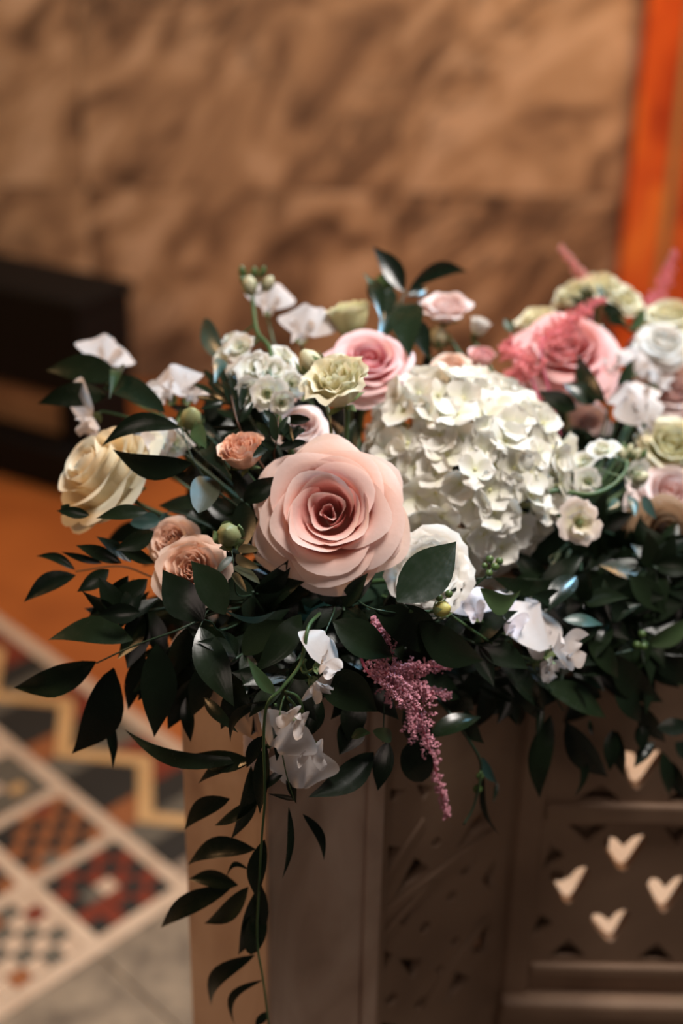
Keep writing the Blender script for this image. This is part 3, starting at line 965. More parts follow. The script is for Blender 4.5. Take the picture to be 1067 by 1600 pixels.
sprig('pistache_sprig', 'fine sprig of small oblong leaves left of the cream lisianthus', [(430, 720, .04), (432, 690, .01), (436, 650, .0)],
      [(x0, y0, x1, y1, w_, {'m': 'leaf', 'bl': True}) for x0, y0, x1, y1, w_ in [(432, 690, 425, 645, 14), (436, 680, 452, 650, 14), (440, 690, 470, 665, 16), (428, 680, 400, 660, 13), (430, 700, 408, 690, 13), (436, 700, 478, 690, 14), (430, 665, 412, 640, 12), (438, 660, 458, 690, 16), (445, 655, 485, 655, 16), (420, 690, 395, 715, 14), (440, 675, 478, 672, 14)]], smat='stem_red', sr=1.2)
sprig('pistache_sprig', 'dark sprig with oval leaflets right of the green rosebud', [(372, 930, .03), (366, 890, .005), (362, 860, .0)],
      [(x0, y0, x1, y1, w_, {'m': 'leaf_olive', 'bl': True}) for x0, y0, x1, y1, w_ in [(368, 870, 405, 888, 16), (366, 885, 406, 912, 16), (364, 895, 385, 925, 12), (362, 870, 340, 895, 12), (372, 858, 404, 860, 14)]], sr=1.2)
sprig('ruscus_sprig', 'dark blade leaves in front of the coral pink rose at right', [(952, 660, .04), (944, 628, .0)], [(946, 630, 902, 549, 30, {'b': .05}), (960, 548, 938, 506, 20), (984, 516, 1007, 479, 20, {'m': 'leaf_light'}), (965, 600, 990, 560, 18), (930, 630, 880, 600, 34, {'o': .02}), (900, 640, 840, 610, 30, {'o': .02})])
sprig('ruscus_sprig', 'loose green leaves among the cream blooms at the upper right', [(930, 520, .05), (925, 480, .0)], [(925, 480, 885, 462, 11, {'m': 'leaf_light'}), (920, 470, 905, 448, 10, {'m': 'leaf_light'}), (930, 475, 915, 440, 10, {'m': 'leaf_light'}), (940, 480, 975, 490, 18), (930, 488, 900, 486, 12), (945, 475, 935, 445, 12, {'m': 'leaf_light'}), (955, 490, 980, 510, 24), (800, 520, 788, 498, 16, {'m': 'leaf_light'})])
sprig('grey_green_leaf_stem', 'small blue-green leaves under the white stock at right', [(985, 790, .04), (980, 775, .02), (990, 770, .02)], [(983, 775, 992, 808, 16, {'m': 'leaf_teal'}), (1004, 775, 1026, 812, 17, {'m': 'leaf_teal'}), (965, 780, 950, 796, 14, {'m': 'leaf_teal'})])
sprig('grey_green_leaf_stem', 'small rounded leaves between ivory rose and peach spray roses', [(275, 800, .06), (255, 805, .05)], [(250, 812, 203, 818, 26, {'m': 'leaf_teal', 'bl': True, 'o': .03}), (262, 830, 258, 800, 22, {'m': 'leaf_teal', 'bl': True, 'o': .05}), (285, 830, 292, 808, 20, {'m': 'leaf_teal', 'bl': True, 'o': .05}), (230, 800, 150, 810, 26), (240, 830, 180, 860, 30), (105, 800, 95, 790, 20), (140, 805, 88, 798, 18)])

# --- dark foliage packed between the blooms
LEAFS = []
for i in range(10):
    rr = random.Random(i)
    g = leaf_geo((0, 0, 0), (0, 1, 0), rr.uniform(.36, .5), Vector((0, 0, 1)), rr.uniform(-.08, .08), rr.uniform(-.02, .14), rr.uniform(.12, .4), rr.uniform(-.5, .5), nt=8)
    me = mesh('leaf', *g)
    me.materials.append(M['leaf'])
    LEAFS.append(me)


def inpoly(x, y, poly):
    c = False
    j = len(poly) - 1
    for i in range(len(poly)):
        if (poly[i][1] > y) != (poly[j][1] > y) and x < (poly[j][0] - poly[i][0]) * (y - poly[i][1]) / (poly[j][1] - poly[i][1]) + poly[i][0]:
            c = not c
        j = i
    return c


FILL = [(150, 830), (235, 790), (262, 690), (340, 625), (430, 585), (600, 545), (700, 560), (860, 600), (1075, 545), (1080, 1075), (960, 1085), (860, 1085), (700, 1090), (560, 1125), (430, 1075), (300, 1075), (200, 1010), (150, 930)]
BLOOMS = [(517, 806, 118, 'the large pink rose'), (722, 742, 168, 'the hydrangea'), (670, 892, 66, 'the frilled white lisianthus'), (164, 742, 78, 'the ivory rose'), (884, 550, 82, 'the coral pink rose'), (379, 710, 46, 'the closed peach spray rose'),
          (295, 880, 66, 'the peach spray rose pair'), (528, 606, 62, 'the cream lisianthus'), (575, 568, 66, 'the half hidden pink rose'), (1040, 700, 56, 'the cream lisianthus at the right edge'), (1040, 800, 60, 'the brownish rose at the right edge'),
          (985, 610, 60, 'the right sweet peas'), (400, 585, 64, 'the tall stock'), (940, 730, 50, 'the curving stock'), (906, 816, 36, 'the blush stock blossom'), (640, 1080, 30, 'the mauve astilbe'), (862, 1010, 40, 'the lower right sweet pea'), (458, 1140, 30, 'the sweet peas beside the vine')]
rf = random.Random(21)
FS = {}
cnt = 0
TOT = 164
while cnt < TOT:
    x, y = rf.uniform(140, 1080), rf.uniform(540, 1130)
    if cnt >= 152:
        x, y = rf.uniform(985, 1078), rf.uniform(885, 1010)
    elif cnt >= 142:
        x, y = rf.uniform(850, 1070), rf.uniform(585, 720)
    elif cnt >= 126:
        x, y = rf.uniform(255, 420), rf.uniform(640, 830)
    elif cnt >= 112:
        x, y = rf.uniform(900, 1075), rf.uniform(740, 960)
    if not inpoly(x, y, FILL):
        continue
    cnt += 1
    o_ = rf.uniform(.02, .085) if cnt < 62 else rf.uniform(.10, .20) if cnt < 84 else rf.uniform(.0, .05)
    if 84 <= cnt <= 112 and y < 930:
        cnt -= 1
        continue
    if 126 < cnt <= 152:
        o_ = rf.uniform(.06, .12)
    for (bx, by, br, nm) in BLOOMS:
        if math.hypot(x - bx, y - by) < br + 22:
            o_ = max(o_, .02) + .085
            break
    c = S(x, y, o_)
    bx, by, br, nm = min(BLOOMS, key=lambda w_: math.hypot(x - w_[0], y - w_[1]) - w_[2])
    dx, dy = x - bx, y - by
    where = 'deep behind' if math.hypot(dx, dy) < br + 22 else ('below' if dy > abs(dx) else 'above' if -dy > abs(dx) else 'left of' if dx < 0 else 'right of')
    root = thing('foliage_sprig', 'dark foliage sprig ' + where + ' ' + nm, 'foliage', c, group='dark foliage packed between the blooms')
    FS.setdefault(root['label'], []).append((x, root))
    q = foam_for(c)
    out = (c - q).normalized()
    tube('stem', [c + (q - c) * .5, c + (q - c) * .2, c], .0016, .001, M['stem_dark'], root, c, 5, 3)
    for k in range(9):
        d = (out * .3 + camdir(rf.uniform(-1, 1), rf.uniform(-1, .6), rf.uniform(-.3, .2))).normalized()
        up = (CAMP - c).normalized() + Vector((rf.uniform(-.7, .7), rf.uniform(-.7, .7), rf.uniform(-.3, .4)))
        zx = (up - d * up.dot(d)).normalized()
        xx = d.cross(zx)
        L = rf.uniform(.030, .046)
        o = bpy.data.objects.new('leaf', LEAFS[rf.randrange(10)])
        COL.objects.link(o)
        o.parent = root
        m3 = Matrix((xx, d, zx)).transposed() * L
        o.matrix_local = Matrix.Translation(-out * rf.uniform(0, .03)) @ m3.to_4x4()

ORD = ['leftmost', 'second from left', 'third from left', 'fourth from left', 'fifth from left', 'sixth from left', 'seventh from left', 'eighth from left', 'ninth from left', 'tenth from left', 'eleventh from left', 'twelfth from left', 'thirteenth from left', 'fourteenth from left', 'fifteenth from left', 'sixteenth from left', 'seventeenth from left', 'eighteenth from left', 'nineteenth from left', 'twentieth from left', '21st from left', '22nd from left', '23rd from left', '24th from left']
for lab, lst in FS.items():
    if len(lst) > 1:
        for n_, (x, r_) in enumerate(sorted(lst, key=lambda w_: w_[0])):
            r_['label'] = lab + ', ' + ORD[min(n_, len(ORD) - 1)]


# ------------------------------------------------------------------ flowers
def face_rot(face, spin=0.0):
    d = camdir(*face)
    return d.to_track_quat('Z', 'Y') @ Quaternion((0, 0, 1), spin)


def cup_petal(a, wd, rb, rr_, z0, z1, op, reflex, spiral, point, ruffle, rk, ph, tval, R, ns=13, nv=11, rimdrop=.16, flute=0.0):
    vs, fs, pv, pt = [], [], [], []
    for i in range(nv + 1):
        v = i / nv
        for j in range(ns + 1):
            s = -1 + 2 * j / ns
            ve = v * (1 - rimdrop * abs(s) ** 2.4)
            h = z1 - z0
            q = 1 - ve
            r = q ** 3 * rb + 3 * q * q * ve * rr_ * (.98 - .38 * op) + 3 * q * ve * ve * rr_ * (1.02 - .26 * op) + ve ** 3 * rr_
            z = q ** 3 * z0 + 3 * q * q * ve * (z0 + h * (.10 + .25 * op)) + 3 * q * ve * ve * (z0 + h * (.72 + .36 * op)) + ve ** 3 * z1
            k = max(0, ve - .70) / .30
            r += reflex * k * k
            z -= reflex * .55 * k * k * (1 + .6 * abs(s))
            r *= 1 + spiral * s
            pk = math.exp(-(s / .35) ** 2) * ve ** 7
            r += point * pk
            z -= point * .4 * pk
            e = ruffle * ve ** 4
            r += e * math.sin(rk * s + ph)
            z += e * math.cos(rk * .8 * s + ph * 1.7)
            r += flute * math.cos(PI * 3 * s + ph) * ve * ve
            ph_ = a + wd / 2 * s * (.6 + .4 * math.sin(PI / 2 * min(1, ve * 1.5)))
            vs.append((r * math.cos(ph_) * R, r * math.sin(ph_) * R, z * R))
            pv.append(ve if ve < 1 else 1.0)
            pt.append(tval)
    for i in range(nv):
        for j in range(ns):
            q = i * (ns + 1) + j
            fs.append((q, q + 1, q + ns + 2, q + ns + 1))
    return vs, fs, {'pv': pv, 'pt': pt}


ROSE = [  # n, rim radius, rim height, opening, reflex, point
    (3, .12, .26, .0, .0, 0), (3, .25, .34, .05, .02, .0), (4, .38, .38, .1, .08, .02), (4, .52, .37, .2, .13, .03), (5, .68, .26, .45, .15, .04), (5, .84, .06, .75, .15, .08), (5, .96, -.14, .95, .13, .10)]
ROSE_BUD = [(3, .12, .58, 0, 0, 0), (3, .25, .62, .05, .02, 0), (4, .40, .60, .1, .06, .02), (4, .56, .52, .15, .13, .04), (5, .72, .34, .35, .20, .06)]
SPRAY = [(3, .10, .30, 0, 0, 0), (4, .18, .34, .05, .01, 0), (5, .28, .37, .08, .01, 0), (5, .42, .38, .12, .04, 0), (5, .58, .36, .25, .08, .03), (5, .74, .26, .45, .12, .05), (5, .90, .08, .8, .14, .05)]
SPRAY_SHUT = [(3, .14, .50, 0, 0, 0), (4, .28, .56, .05, .0, 0), (5, .42, .57, .08, .0, 0), (5, .56, .52, .12, .03, .02), (5, .70, .42, .2, .10, .04)]
LISI = [(3, .16, .36, .05, .02, 0), (3, .34, .46, .1, .06, 0), (4, .54, .46, .2, .10, 0), (5, .72, .36, .35, .14, 0), (5, .90, .16, .6, .16, 0)]
LISI_SIDE = [(3, .18, .55, .05, .02, 0), (3, .34, .62, .08, .06, 0), (4, .50, .60, .12, .12, 0), (5, .66, .50, .2, .18, 0)]


def rose(name, label, cat, px, py, dpx, face, rings, mat, off=0.0, spin=0.0, ruffle=.015, rk=7, depth=-.55, seed=1, group=None, stem_r=.0022, flat=1.0, sepals=True, smat='stem', flute=0.0, jit=1.0, sgn=(1, 1, 1, -1)):
    rr = random.Random(seed)
    loc = S(px, py, off)
    rot = face_rot(face, spin)
    R = dpx / 2 * pxm(loc)
    root = thing(name, label, cat, loc, rot, group)
    nr = len(rings)
    a0 = rr.uniform(0, 6)
    for i, (n, rim, z, op, rf_, pt_) in enumerate(rings):
        t = i / (nr - 1)
        a0 += 1.1
        for k in range(n):
            a = a0 + 2 * PI * k / n + rr.uniform(-.16, .16) * jit
            wd = 2 * PI / n * (1.55 if i > 1 else 1.8) * rr.uniform(.9, 1.15)
            j = rr.uniform(-.05, .05) * jit
            g = cup_petal(a, wd, .03 + .05 * t, rim * (1 + j), depth + .08 * t, z * flat + rr.uniform(-.04, .04) * jit, op, rf_ * rr.uniform(.5, 1.5), .15 * (1 - .5 * t) * rr.choice(sgn),
                          pt_ * rr.uniform(.2, 1.4), ruffle * rr.uniform(.6, 1.4), rk, rr.uniform(0, 6), t, R, rimdrop=.16 + .06 * rr.random(), flute=flute)
            ob('petal', mesh('petal', *g), M[mat], root)
    if sepals:
        for k in range(5):
            a = 2 * PI * k / 5 + a0
            d = Vector((math.cos(a), math.sin(a), 0))
            g = leaf_geo(d * .04 * R + Vector((0, 0, (depth - .02) * R)), d * .62 * R + Vector((0, 0, (depth + .12) * R)), .24 * R, Vector((0, 0, -1)), 0, -.1, .2, nt=6)
            ob('sepal', mesh('sepal', *g), M['sepal'], root)
    inv = rot.inverted()
    q = inv @ (foam_for(loc) - loc)
    b0 = Vector((0, 0, depth * R * 1.02))
    tube('stem', [b0 + Vector((0, 0, .03 * R)), b0 + Vector((0, 0, -.35 * R)), b0.lerp(q, .35) + Vector((0, 0, -.2 * R)), b0.lerp(q, .8)], stem_r, stem_r * .9, M[smat], root, None, 6, 4)
    return root


# main blooms
rose('rose', 'large pink garden rose in sharp focus at the centre', 'rose', 514, 802, 226, (-.12, .20, 1), [(3, .08, .22, .0, .0, .06), (3, .21, .31, .05, .05, .05), (3, .37, .36, .08, .10, .03), (4, .50, .37, .18, .14, .03), (5, .64, .31, .3, .16, .05), (5, .79, .18, .55, .16, .06), (6, .91, .04, .8, .14, .08), (6, .98, -.07, .95, .11, .10)], 'hero', off=.025, spin=.6, seed=5, ruffle=.014, depth=-.5, jit=.8, sgn=(1,))
rose('rose', 'ivory rose turned to the left beside the dark bench', 'rose', 160, 742, 168, (-.62, .52, .50), ROSE_BUD + [(5, .86, .08, .6, .2, .05), (4, .96, -.2, .8, .2, .08)], 'ivory', off=.02, spin=.4, seed=4, ruffle=.012, depth=-.75)
rose('spray_rose', 'closed peach spray rose left of the large pink rose', 'rose', 379, 710, 92, (-.15, .65, .55), SPRAY_SHUT, 'peach', off=.0, seed=6, ruffle=.05, rk=9, depth=-.6)
rose('spray_rose', 'pale peach spray rose, lower one of the pair under the leaf tips', 'rose', 300, 890, 118, (-.05, .30, 1), SPRAY, 'peach_pale', off=.01, seed=8, ruffle=.035, rk=8)
rose('spray_rose', 'pale peach spray rose, upper one of the pair at left', 'rose', 268, 846, 84, (-.35, .35, 1), SPRAY, 'peach_pale', off=.035, seed=9, ruffle=.035, rk=8)
rose('spray_rose', 'shaded peach spray rose half hidden behind the lower peach pair', 'rose', 328, 868, 66, (.5, .45, .6), SPRAY_SHUT, 'peach_pale', off=.03, seed=10, ruffle=.04, rk=8)
rose('lisianthus', 'ruffled cream lisianthus with pale green throat above the pink rose', 'lisianthus', 528, 606, 128, (-.22, .62, .62), LISI_SIDE, 'cream', off=-.05, seed=12, ruffle=.07, rk=11, depth=-.55, flute=.03)
rose('rose', 'pink rose half hidden behind the cream lisianthus', 'rose', 575, 568, 136, (.05, .55, .8), ROSE, 'rose_mid', off=.02, seed=13)
rose('lisianthus', 'green-cream half open lisianthus bud against the marble wall', 'lisianthus', 547, 500, 92, (-.15, .98, .15), LISI_SIDE, 'cream_green', off=.02, seed=14, ruffle=.05, rk=8, depth=-.7)
rose('spray_rose', 'blush spray rose next to the top ruscus leaves', 'rose', 697, 482, 84, (.0, .85, .5), LISI, 'blush', off=.0, seed=15, ruffle=.05, depth=-.6)
rose('spray_rose', 'small white spray rosebud right of the blush spray rose', 'rose', 750, 508, 42, (.3, .9, .2), SPRAY_SHUT, 'white', off=.02, seed=16, depth=-.9)
rose('spray_rose', 'small peach spray rose on top of the hydrangea', 'rose', 704, 576, 66, (-.1, .6, .7), SPRAY, 'peach_pale', off=.03, seed=17, ruffle=.04)
rose('spray_rose', 'pink rosebud right of the small peach spray rose', 'rose', 752, 560, 54, (.1, .8, .5), SPRAY_SHUT, 'rose_mid', off=.03, seed=18, depth=-.7)
rose('rose', 'coral pink rose at right with astilbe in front', 'rose', 884, 550, 162, (-.05, .55, .85), ROSE, 'rose_coral', off=.01, seed=19, ruffle=.02)
rose('rose', 'cream rose behind the coral pink rose', 'rose', 842, 508, 84, (-.2, .9, .4), ROSE_BUD, 'cream', off=.05, seed=20)
rose('lisianthus', 'cream lisianthus at the top right below the pale plume', 'lisianthus', 930, 452, 92, (-.1, .9, .4), LISI, 'cream', off=.04, seed=22, ruffle=.06)
rose('lisianthus', 'cream lisianthus turned right beside the red pilaster', 'lisianthus', 972, 470, 76, (.4, .6, .6), LISI, 'cream', off=.03, seed=23, ruffle=.06)
rose('lisianthus', 'small cream bloom left of the top right lisianthus', 'lisianthus', 892, 462, 60, (-.5, .7, .4), LISI, 'cream', off=.05, seed=24, ruffle=.06)
rose('rose', 'cream rose cut by the right edge under the pink plume', 'rose', 1046, 496, 100, (-.1, .8, .5), ROSE, 'cream', off=.02, seed=25)
rose('rose', 'white rose cut by the right edge below the cream rose', 'rose', 1036, 536, 90, (.0, .6, .7), ROSE, 'white', off=.0, seed=26)
rose('rose', 'grey-white rose in shade at the right edge behind sweet peas', 'rose', 1052, 612, 110, (.0, .3, .9), ROSE, 'blush', off=.06, seed=27)
rose('rose', 'white rose pressed against the back right of the hydrangea', 'rose', 800, 640, 116, (.35, .75, .4), ROSE, 'white', off=.03, seed=28)
rose('lisianthus', 'cream lisianthus cut by the right edge above the brown rose', 'lisianthus', 1046, 700, 108, (.05, .5, .85), LISI, 'cream', off=.02, seed=29, ruffle=.06)
rose('rose', 'white rose in shade at the right edge below the cream lisianthus', 'rose', 1046, 772, 124, (.05, .45, .8), ROSE, 'blush', off=.03, seed=30)
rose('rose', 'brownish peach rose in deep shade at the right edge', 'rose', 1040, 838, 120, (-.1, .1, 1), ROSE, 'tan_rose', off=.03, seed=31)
rose('lisianthus', 'frilled white lisianthus below the pink rose behind a leaf', 'lisianthus', 670, 892, 136, (.10, .22, 1), LISI, 'white', off=.012, seed=32, ruffle=.05, rk=17)
rose('rose', 'dim blush rose deep behind the pistache leaves', 'rose', 470, 668, 84, (.0, .5, .8), ROSE, 'blush', off=.07, seed=33)
rose('rose', 'dim blush rose deep in the shade right of the hydrangea', 'rose', 920, 660, 70, (.0, .4, .9), ROSE, 'blush', off=.10, seed=34)


# hydrangea
def floret_petal(rr):
    vs, fs, pv, pt = [], [], [], []
    n, m = 6, 6
    cup, ru, ph, wd = rr.uniform(-.12, .28), rr.uniform(.02, .07), rr.uniform(0, 6), rr.uniform(.98, 1.16)
    for i in range(n + 1):
        t = i / n
        wv = (max(0.0, 1 - ((t - .56) / (.56 if t < .56 else .46)) ** 2)) ** .5 + .10 * (1 - t)
        for j in range(m + 1):
            s = -1 + 2 * j / m
            tt = t * (1 - .10 * s * s)
            x = s * wv * wd / 2
            y = .04 + tt * .96
            z = cup * (tt * tt) + .16 * (s * wv) ** 2 * (1 if cup > 0 else -.6) + ru * math.sin(5 * s + ph) * t * t
            vs.append((x, y, z))
            pv.append(min(1, tt))
            pt.append(rr.random() * .1)
    for i in range(n):
        for j in range(m):
            q = i * (m + 1) + j
            fs.append((q, q + 1, q + m + 2, q + m + 1))
    me = mesh('petal', vs, fs, {'pv': pv, 'pt': pt})
    me.materials.append(M['hyd'])
    return me


HP = [floret_petal(random.Random(50 + i)) for i in range(10)]


def sphere_geo(c, r, n=8, m=6, sz=1.0):
    vs, fs = [], []
    for i in range(m + 1):
        th = PI * i / m
        for k in range(n):
            ph = 2 * PI * k / n
            vs.append(Vector(c) + Vector((r * math.sin(th) * math.cos(ph), r * math.sin(th) * math.sin(ph), sz * r * math.cos(th))))
    for i in range(m):
        for k in range(n):
            fs.append((i * n + k, i * n + (k + 1) % n, (i + 1) * n + (k + 1) % n, (i + 1) * n + k)[::-1])
    return vs, fs


def join_geo(lst):
    vs, fs = [], []
    for v, f in lst:
        o = len(vs)
        vs += list(v)
        fs += [tuple(i + o for i in q) for q in f]
    return vs, fs


def hydrangea():
    rr = random.Random(99)
    c = S(722, 742, .070)
    k = pxm(c)
    rot = face_rot((.05, .30, 1))
    root = thing('hydrangea', 'big white hydrangea head right of the pink rose', 'hydrangea', c, rot)
    rx, ry, rz = 150 * k, 166 * k, 128 * k
    N_ = 170
    # main stem and branchlets in one mesh
    q = rot.inverted() @ (foam_for(c) - c)
    tube('stem', [Vector((0, 0, -.2 * rz)), Vector((0, 0, -.7 * rz)), Vector((0, 0, -rz)).lerp(q, .8)], .004, .004, M['stem'], root, None, 7, 4)
    ga = PI * (3 - math.sqrt(5))
    fr = .0205
    for i in range(N_):
        zz = 1 - 1.45 * (i + .5) / N_
        rad = math.sqrt(max(0, 1 - zz * zz))
        ph = i * ga + rr.uniform(-.15, .15)
        d = Vector((rad * math.cos(ph), rad * math.sin(ph), zz))
        # lobed, slightly boxy outline
        lob = 1 + .05 * math.sin(3 * ph + 1) + .05 * math.sin(5 * d.z + 2 * ph)
        p = Vector((d.x * rx, d.y * ry, d.z * rz)) * lob * rr.uniform(.86, 1.0)
        nrm = Vector((d.x / rx, d.y / ry, d.z / rz)).normalized()
        nrm = (nrm + Vector((rr.uniform(-.45, .45), rr.uniform(-.45, .45), rr.uniform(-.3, .45)))).normalized()
        fq = nrm.to_track_quat('Z', 'Y') @ Quaternion((0, 0, 1), rr.uniform(0, 6.28))
        g = join_geo([sphere_geo((0, 0, .0008), .0017, 7, 5), tube_geo([Vector((0, 0, 0)), Vector((0, 0, -.012)), Vector((.002, 0, -.024))], .0007, .0009, 5)])
        fo = ob('floret', mesh('floret', *g), M['hyd_c'], root)
        fo.location = p
        fo.rotation_mode = 'QUATERNION'
        fo.rotation_quaternion = fq
        s = fr * rr.uniform(.82, 1.12)
        tilt = rr.uniform(.0, .42)
        for j in range(4):
            o = bpy.data.objects.new('petal', HP[rr.randrange(10)])
            COL.objects.link(o)
            o.parent = fo
            mt = Matrix.Rotation(j * PI / 2 + rr.uniform(-.12, .12), 4, 'Z') @ Matrix.Translation((0, 0, .0004 * (j % 2))) @ Matrix.Rotation(tilt + rr.uniform(-.15, .2), 4, 'X') @ Matrix.Scale(s * (1.0 if j % 2 else .92), 4)
            o.matrix_local = mt
    return root


hydrangea()


# sweet peas
def sweet_pea(label, px, py, size, face, spin, off=0.0, mat='sweet', seed=0, stem_to=None, openw=1.0, group=None):
    rr = random.Random(seed + 300)
    loc = S(px, py, off)
    k = size * pxm(loc)
    rot = face_rot(face, spin)
    root = thing('sweet_pea', label, 'sweet pea', loc, rot, group)

    def sheet(name, fn, ns=10, nv=8, tv=.5):
        vs, fs, pv, pt = [], [], [], []
        for i in range(nv + 1):
            for j in range(ns + 1):
                v, s = i / nv, -1 + 2 * j / ns
                vs.append(Vector(fn(s, v)) * k)
                pv.append(v)
                pt.append(tv)
        for i in range(nv):
            for j in range(ns):
                q = i * (ns + 1) + j
                fs.append((q, q + 1, q + ns + 2, q + ns + 1))
        return ob(name, mesh(name, vs, fs, {'pv': pv, 'pt': pt}), M[mat], root)

    p1, p2 = rr.uniform(0, 6), rr.uniform(0, 6)
    ru = rr.uniform(.045, .08)

    def banner(s, v):
        w_ = .56 * math.sin(PI * (.10 + .72 * v)) ** .8
        top = 1 - .14 * math.exp(-(s / .22) ** 2) - .22 * abs(s) ** 3
        y = -.10 + v * .66 * top
        z = -.10 - .16 * v - .34 * abs(s) ** 1.4 * v * v + .10 * math.exp(-(s / .2) ** 2) * v + ru * math.sin(6 * s + p1) * v ** 2 + ru * .7 * math.sin(11 * s + p2) * v ** 4
        return (s * w_ * openw, y, z)

    sheet('standard_petal', banner, 12, 8, 1.0)
    for sg in (-1, 1):
        ph = rr.uniform(0, 6)

        def wing(s, v, sg=sg, ph=ph):
            w_ = .27 * math.sin(PI * (.08 + .80 * v)) ** .8
            x = sg * (.03 + .16 * v + .06 * s * v) + .02 * math.sin(5 * v + ph)
            y = -.12 - .10 * v + s * w_ * .9 + .1 * v * v
            z = -.02 + .38 * v - .14 * v * v + .08 * s * s + .05 * math.sin(7 * s + ph) * v
            return (x, y, z)
        sheet('wing_petal', wing, 7, 7, .6)

    def keel(s, v):
        return (.07 * s * math.sin(PI * (.1 + .8 * v)), -.20 + .02 * v - .08 * (1 - abs(s)) * math.sin(PI * v), .0 + .24 * v)
    sheet('keel_petal', keel, 6, 6, .3)
    b0 = Vector((0, -.18, -.18)) * k
    for j in range(5):
        a = 2 * PI * j / 5
        d = Vector((math.cos(a), math.sin(a), .9)).normalized()
        g = leaf_geo(b0, b0 + d * .17 * k, .09 * k, Vector((math.cos(a), math.sin(a), -.6)), 0, .1, .1, nt=5)
        ob('sepal', mesh('sepal', *g), M['sepal'], root)
    inv = rot.inverted()
    q = inv @ ((S(*stem_to) if stem_to else loc.lerp(foam_for(loc), .8)) - loc)
    tube('stem', [b0 + Vector((0, .01, .02)) * k, b0 + Vector((0, -.06, -.12)) * k, b0.lerp(q, .5) + Vector((0, -.12, -.06)) * k, q], .0011, .0011, M['stem'], root, None, 6, 4)
    return root


SG = 'white sweet peas'
sweet_pea('white sweet pea at far left behind the outstretched leaves', 166, 556, 88, (.35, .3, .85), -.5, .015, seed=1, stem_to=(262, 655, .03), group=SG)
sweet_pea('white sweet pea petal peeking out below the far left leaves', 134, 652, 84, (-.3, -.6, .6), 1.3, .02, seed=2, stem_to=(262, 665, .04), group=SG)
sweet_pea('white sweet pea left of the fine pistache sprig', 262, 606, 92, (-.3, .3, .9), .5, .02, seed=3, group=SG)
sweet_pea('white sweet pea beside the small rosebud, tilted right', 296, 612, 70, (.4, .3, .8), -.4, .03, seed=4, group=SG)
sweet_pea('white sweet pea behind the two long leaves above the ivory rose', 252, 694, 116, (0, .4, .9), .1, .025, seed=5, group=SG)
sweet_pea('blurred white sweet pea behind the tall stock tip', 421, 472, 72, (.1, .1, 1), -.2, .05, seed=6, group=SG)
sweet_pea('white sweet pea open against the wall right of the stock tip', 474, 512, 88, (-.1, .2, 1), -.15, .03, seed=7, group=SG)
sweet_pea('pale pink-white sweet pea tucked left of the cream lisianthus', 470, 600, 88, (-.5, .2, .8), .6, .05, 'blush', seed=8, group=SG)
sweet_pea('white sweet pea at right, upper left of four', 958, 566, 62, (-.3, .3, .9), .4, .0, seed=9, group=SG)
sweet_pea('white sweet pea at right beside the cut cream rose', 996, 570, 62, (.2, .2, .9), -.3, .0, seed=10, group=SG)
sweet_pea('shaded white sweet pea near the right edge', 1030, 592, 66, (.4, .3, .8), -.8, .02, seed=11, group=SG)
sweet_pea('white sweet pea at right with drooping lip, upper of two', 996, 622, 78, (-.1, .4, .9), .3, -.005, seed=12, group=SG)
sweet_pea('white sweet pea at right above the stock buds', 1004, 655, 72, (.0, -.1, 1), .2, .0, seed=13, group=SG)
sweet_pea('white sweet pea turned right on a long stem at lower right', 866, 1000, 128, (.70, .15, .65), -.25, -.022, seed=14, stem_to=(700, 958, .0), openw=.95, group=SG)
sweet_pea('second bloom of the lower right sweet pea, facing down', 852, 1028, 88, (.65, -.35, .6), -.6, -.016, seed=15, stem_to=(795, 992, .0), group=SG)
sweet_pea('ruffled lilac-white sweet pea below the hydrangea', 796, 966, 96, (.3, .3, .85), -.5, -.008, 'lilac', seed=16, stem_to=(740, 985, .02), group=SG)
sweet_pea('shaded lilac-white sweet pea left of the ruffled one', 742, 950, 74, (-.2, .3, .9), .4, .0, 'lilac', seed=17, group=SG)
sweet_pea('white sweet pea in shade right of the vine, uppermost of three', 508, 1030, 86, (.5, .1, .7), -.9, -.014, seed=18, stem_to=(470, 1040, .0), group=SG)
sweet_pea('shaded white sweet pea above the mauve plume leaf', 500, 1074, 80, (.4, -.5, .8), -2.4, -.014, seed=19, stem_to=(478, 1030, .0), group=SG)
sweet_pea('brightest white sweet pea hanging beside the trailing vine', 456, 1134, 100, (-.1, .0, 1), 2.6, -.022, seed=20, stem_to=(445, 1080, -.005), group=SG)
sweet_pea('cream sweet pea hanging lowest in front of the post', 482, 1186, 106, (.2, -.1, 1), 2.9, -.016, seed=21, stem_to=(450, 1090, -.005), group=SG)
sweet_pea('tan shaded sweet pea left of the trailing vine', 404, 1178, 70, (-.3, -.1, .9), 2.4, .012, 'blush', seed=22, stem_to=(430, 1100, .0), group=SG)


# stocks
def small_bloom(parent, base, p, d, r, mat, rr, n1=5, n2=4, name='floret'):
    q = d.to_track_quat('Z', 'Y') @ Quaternion((0, 0, 1), rr.uniform(0, 6))
    g = sphere_geo((0, 0, 0), r * .16, 6, 4)
    fo = ob(name, mesh(name, *g), M['sepal'], parent)
    fo.location = p - base
    fo.rotation_mode = 'QUATERNION'
    fo.rotation_quaternion = q
    for ring, (n, rim, z, op) in enumerate([(n2, .42, .40, .3), (n1, .95, .12, .7)]):
        for k in range(n):
            gg = cup_petal(2 * PI * k / n + ring + rr.uniform(-.2, .2), 2 * PI / n * 1.25, .05, rim * rr.uniform(.85, 1.1), -.2, z + rr.uniform(-.1, .15), op, .12, .05, 0, .07, 7, rr.uniform(0, 6), ring, r, 6, 6, .22)
            ob('petal', mesh('petal', *gg), M[mat], fo)
    return fo


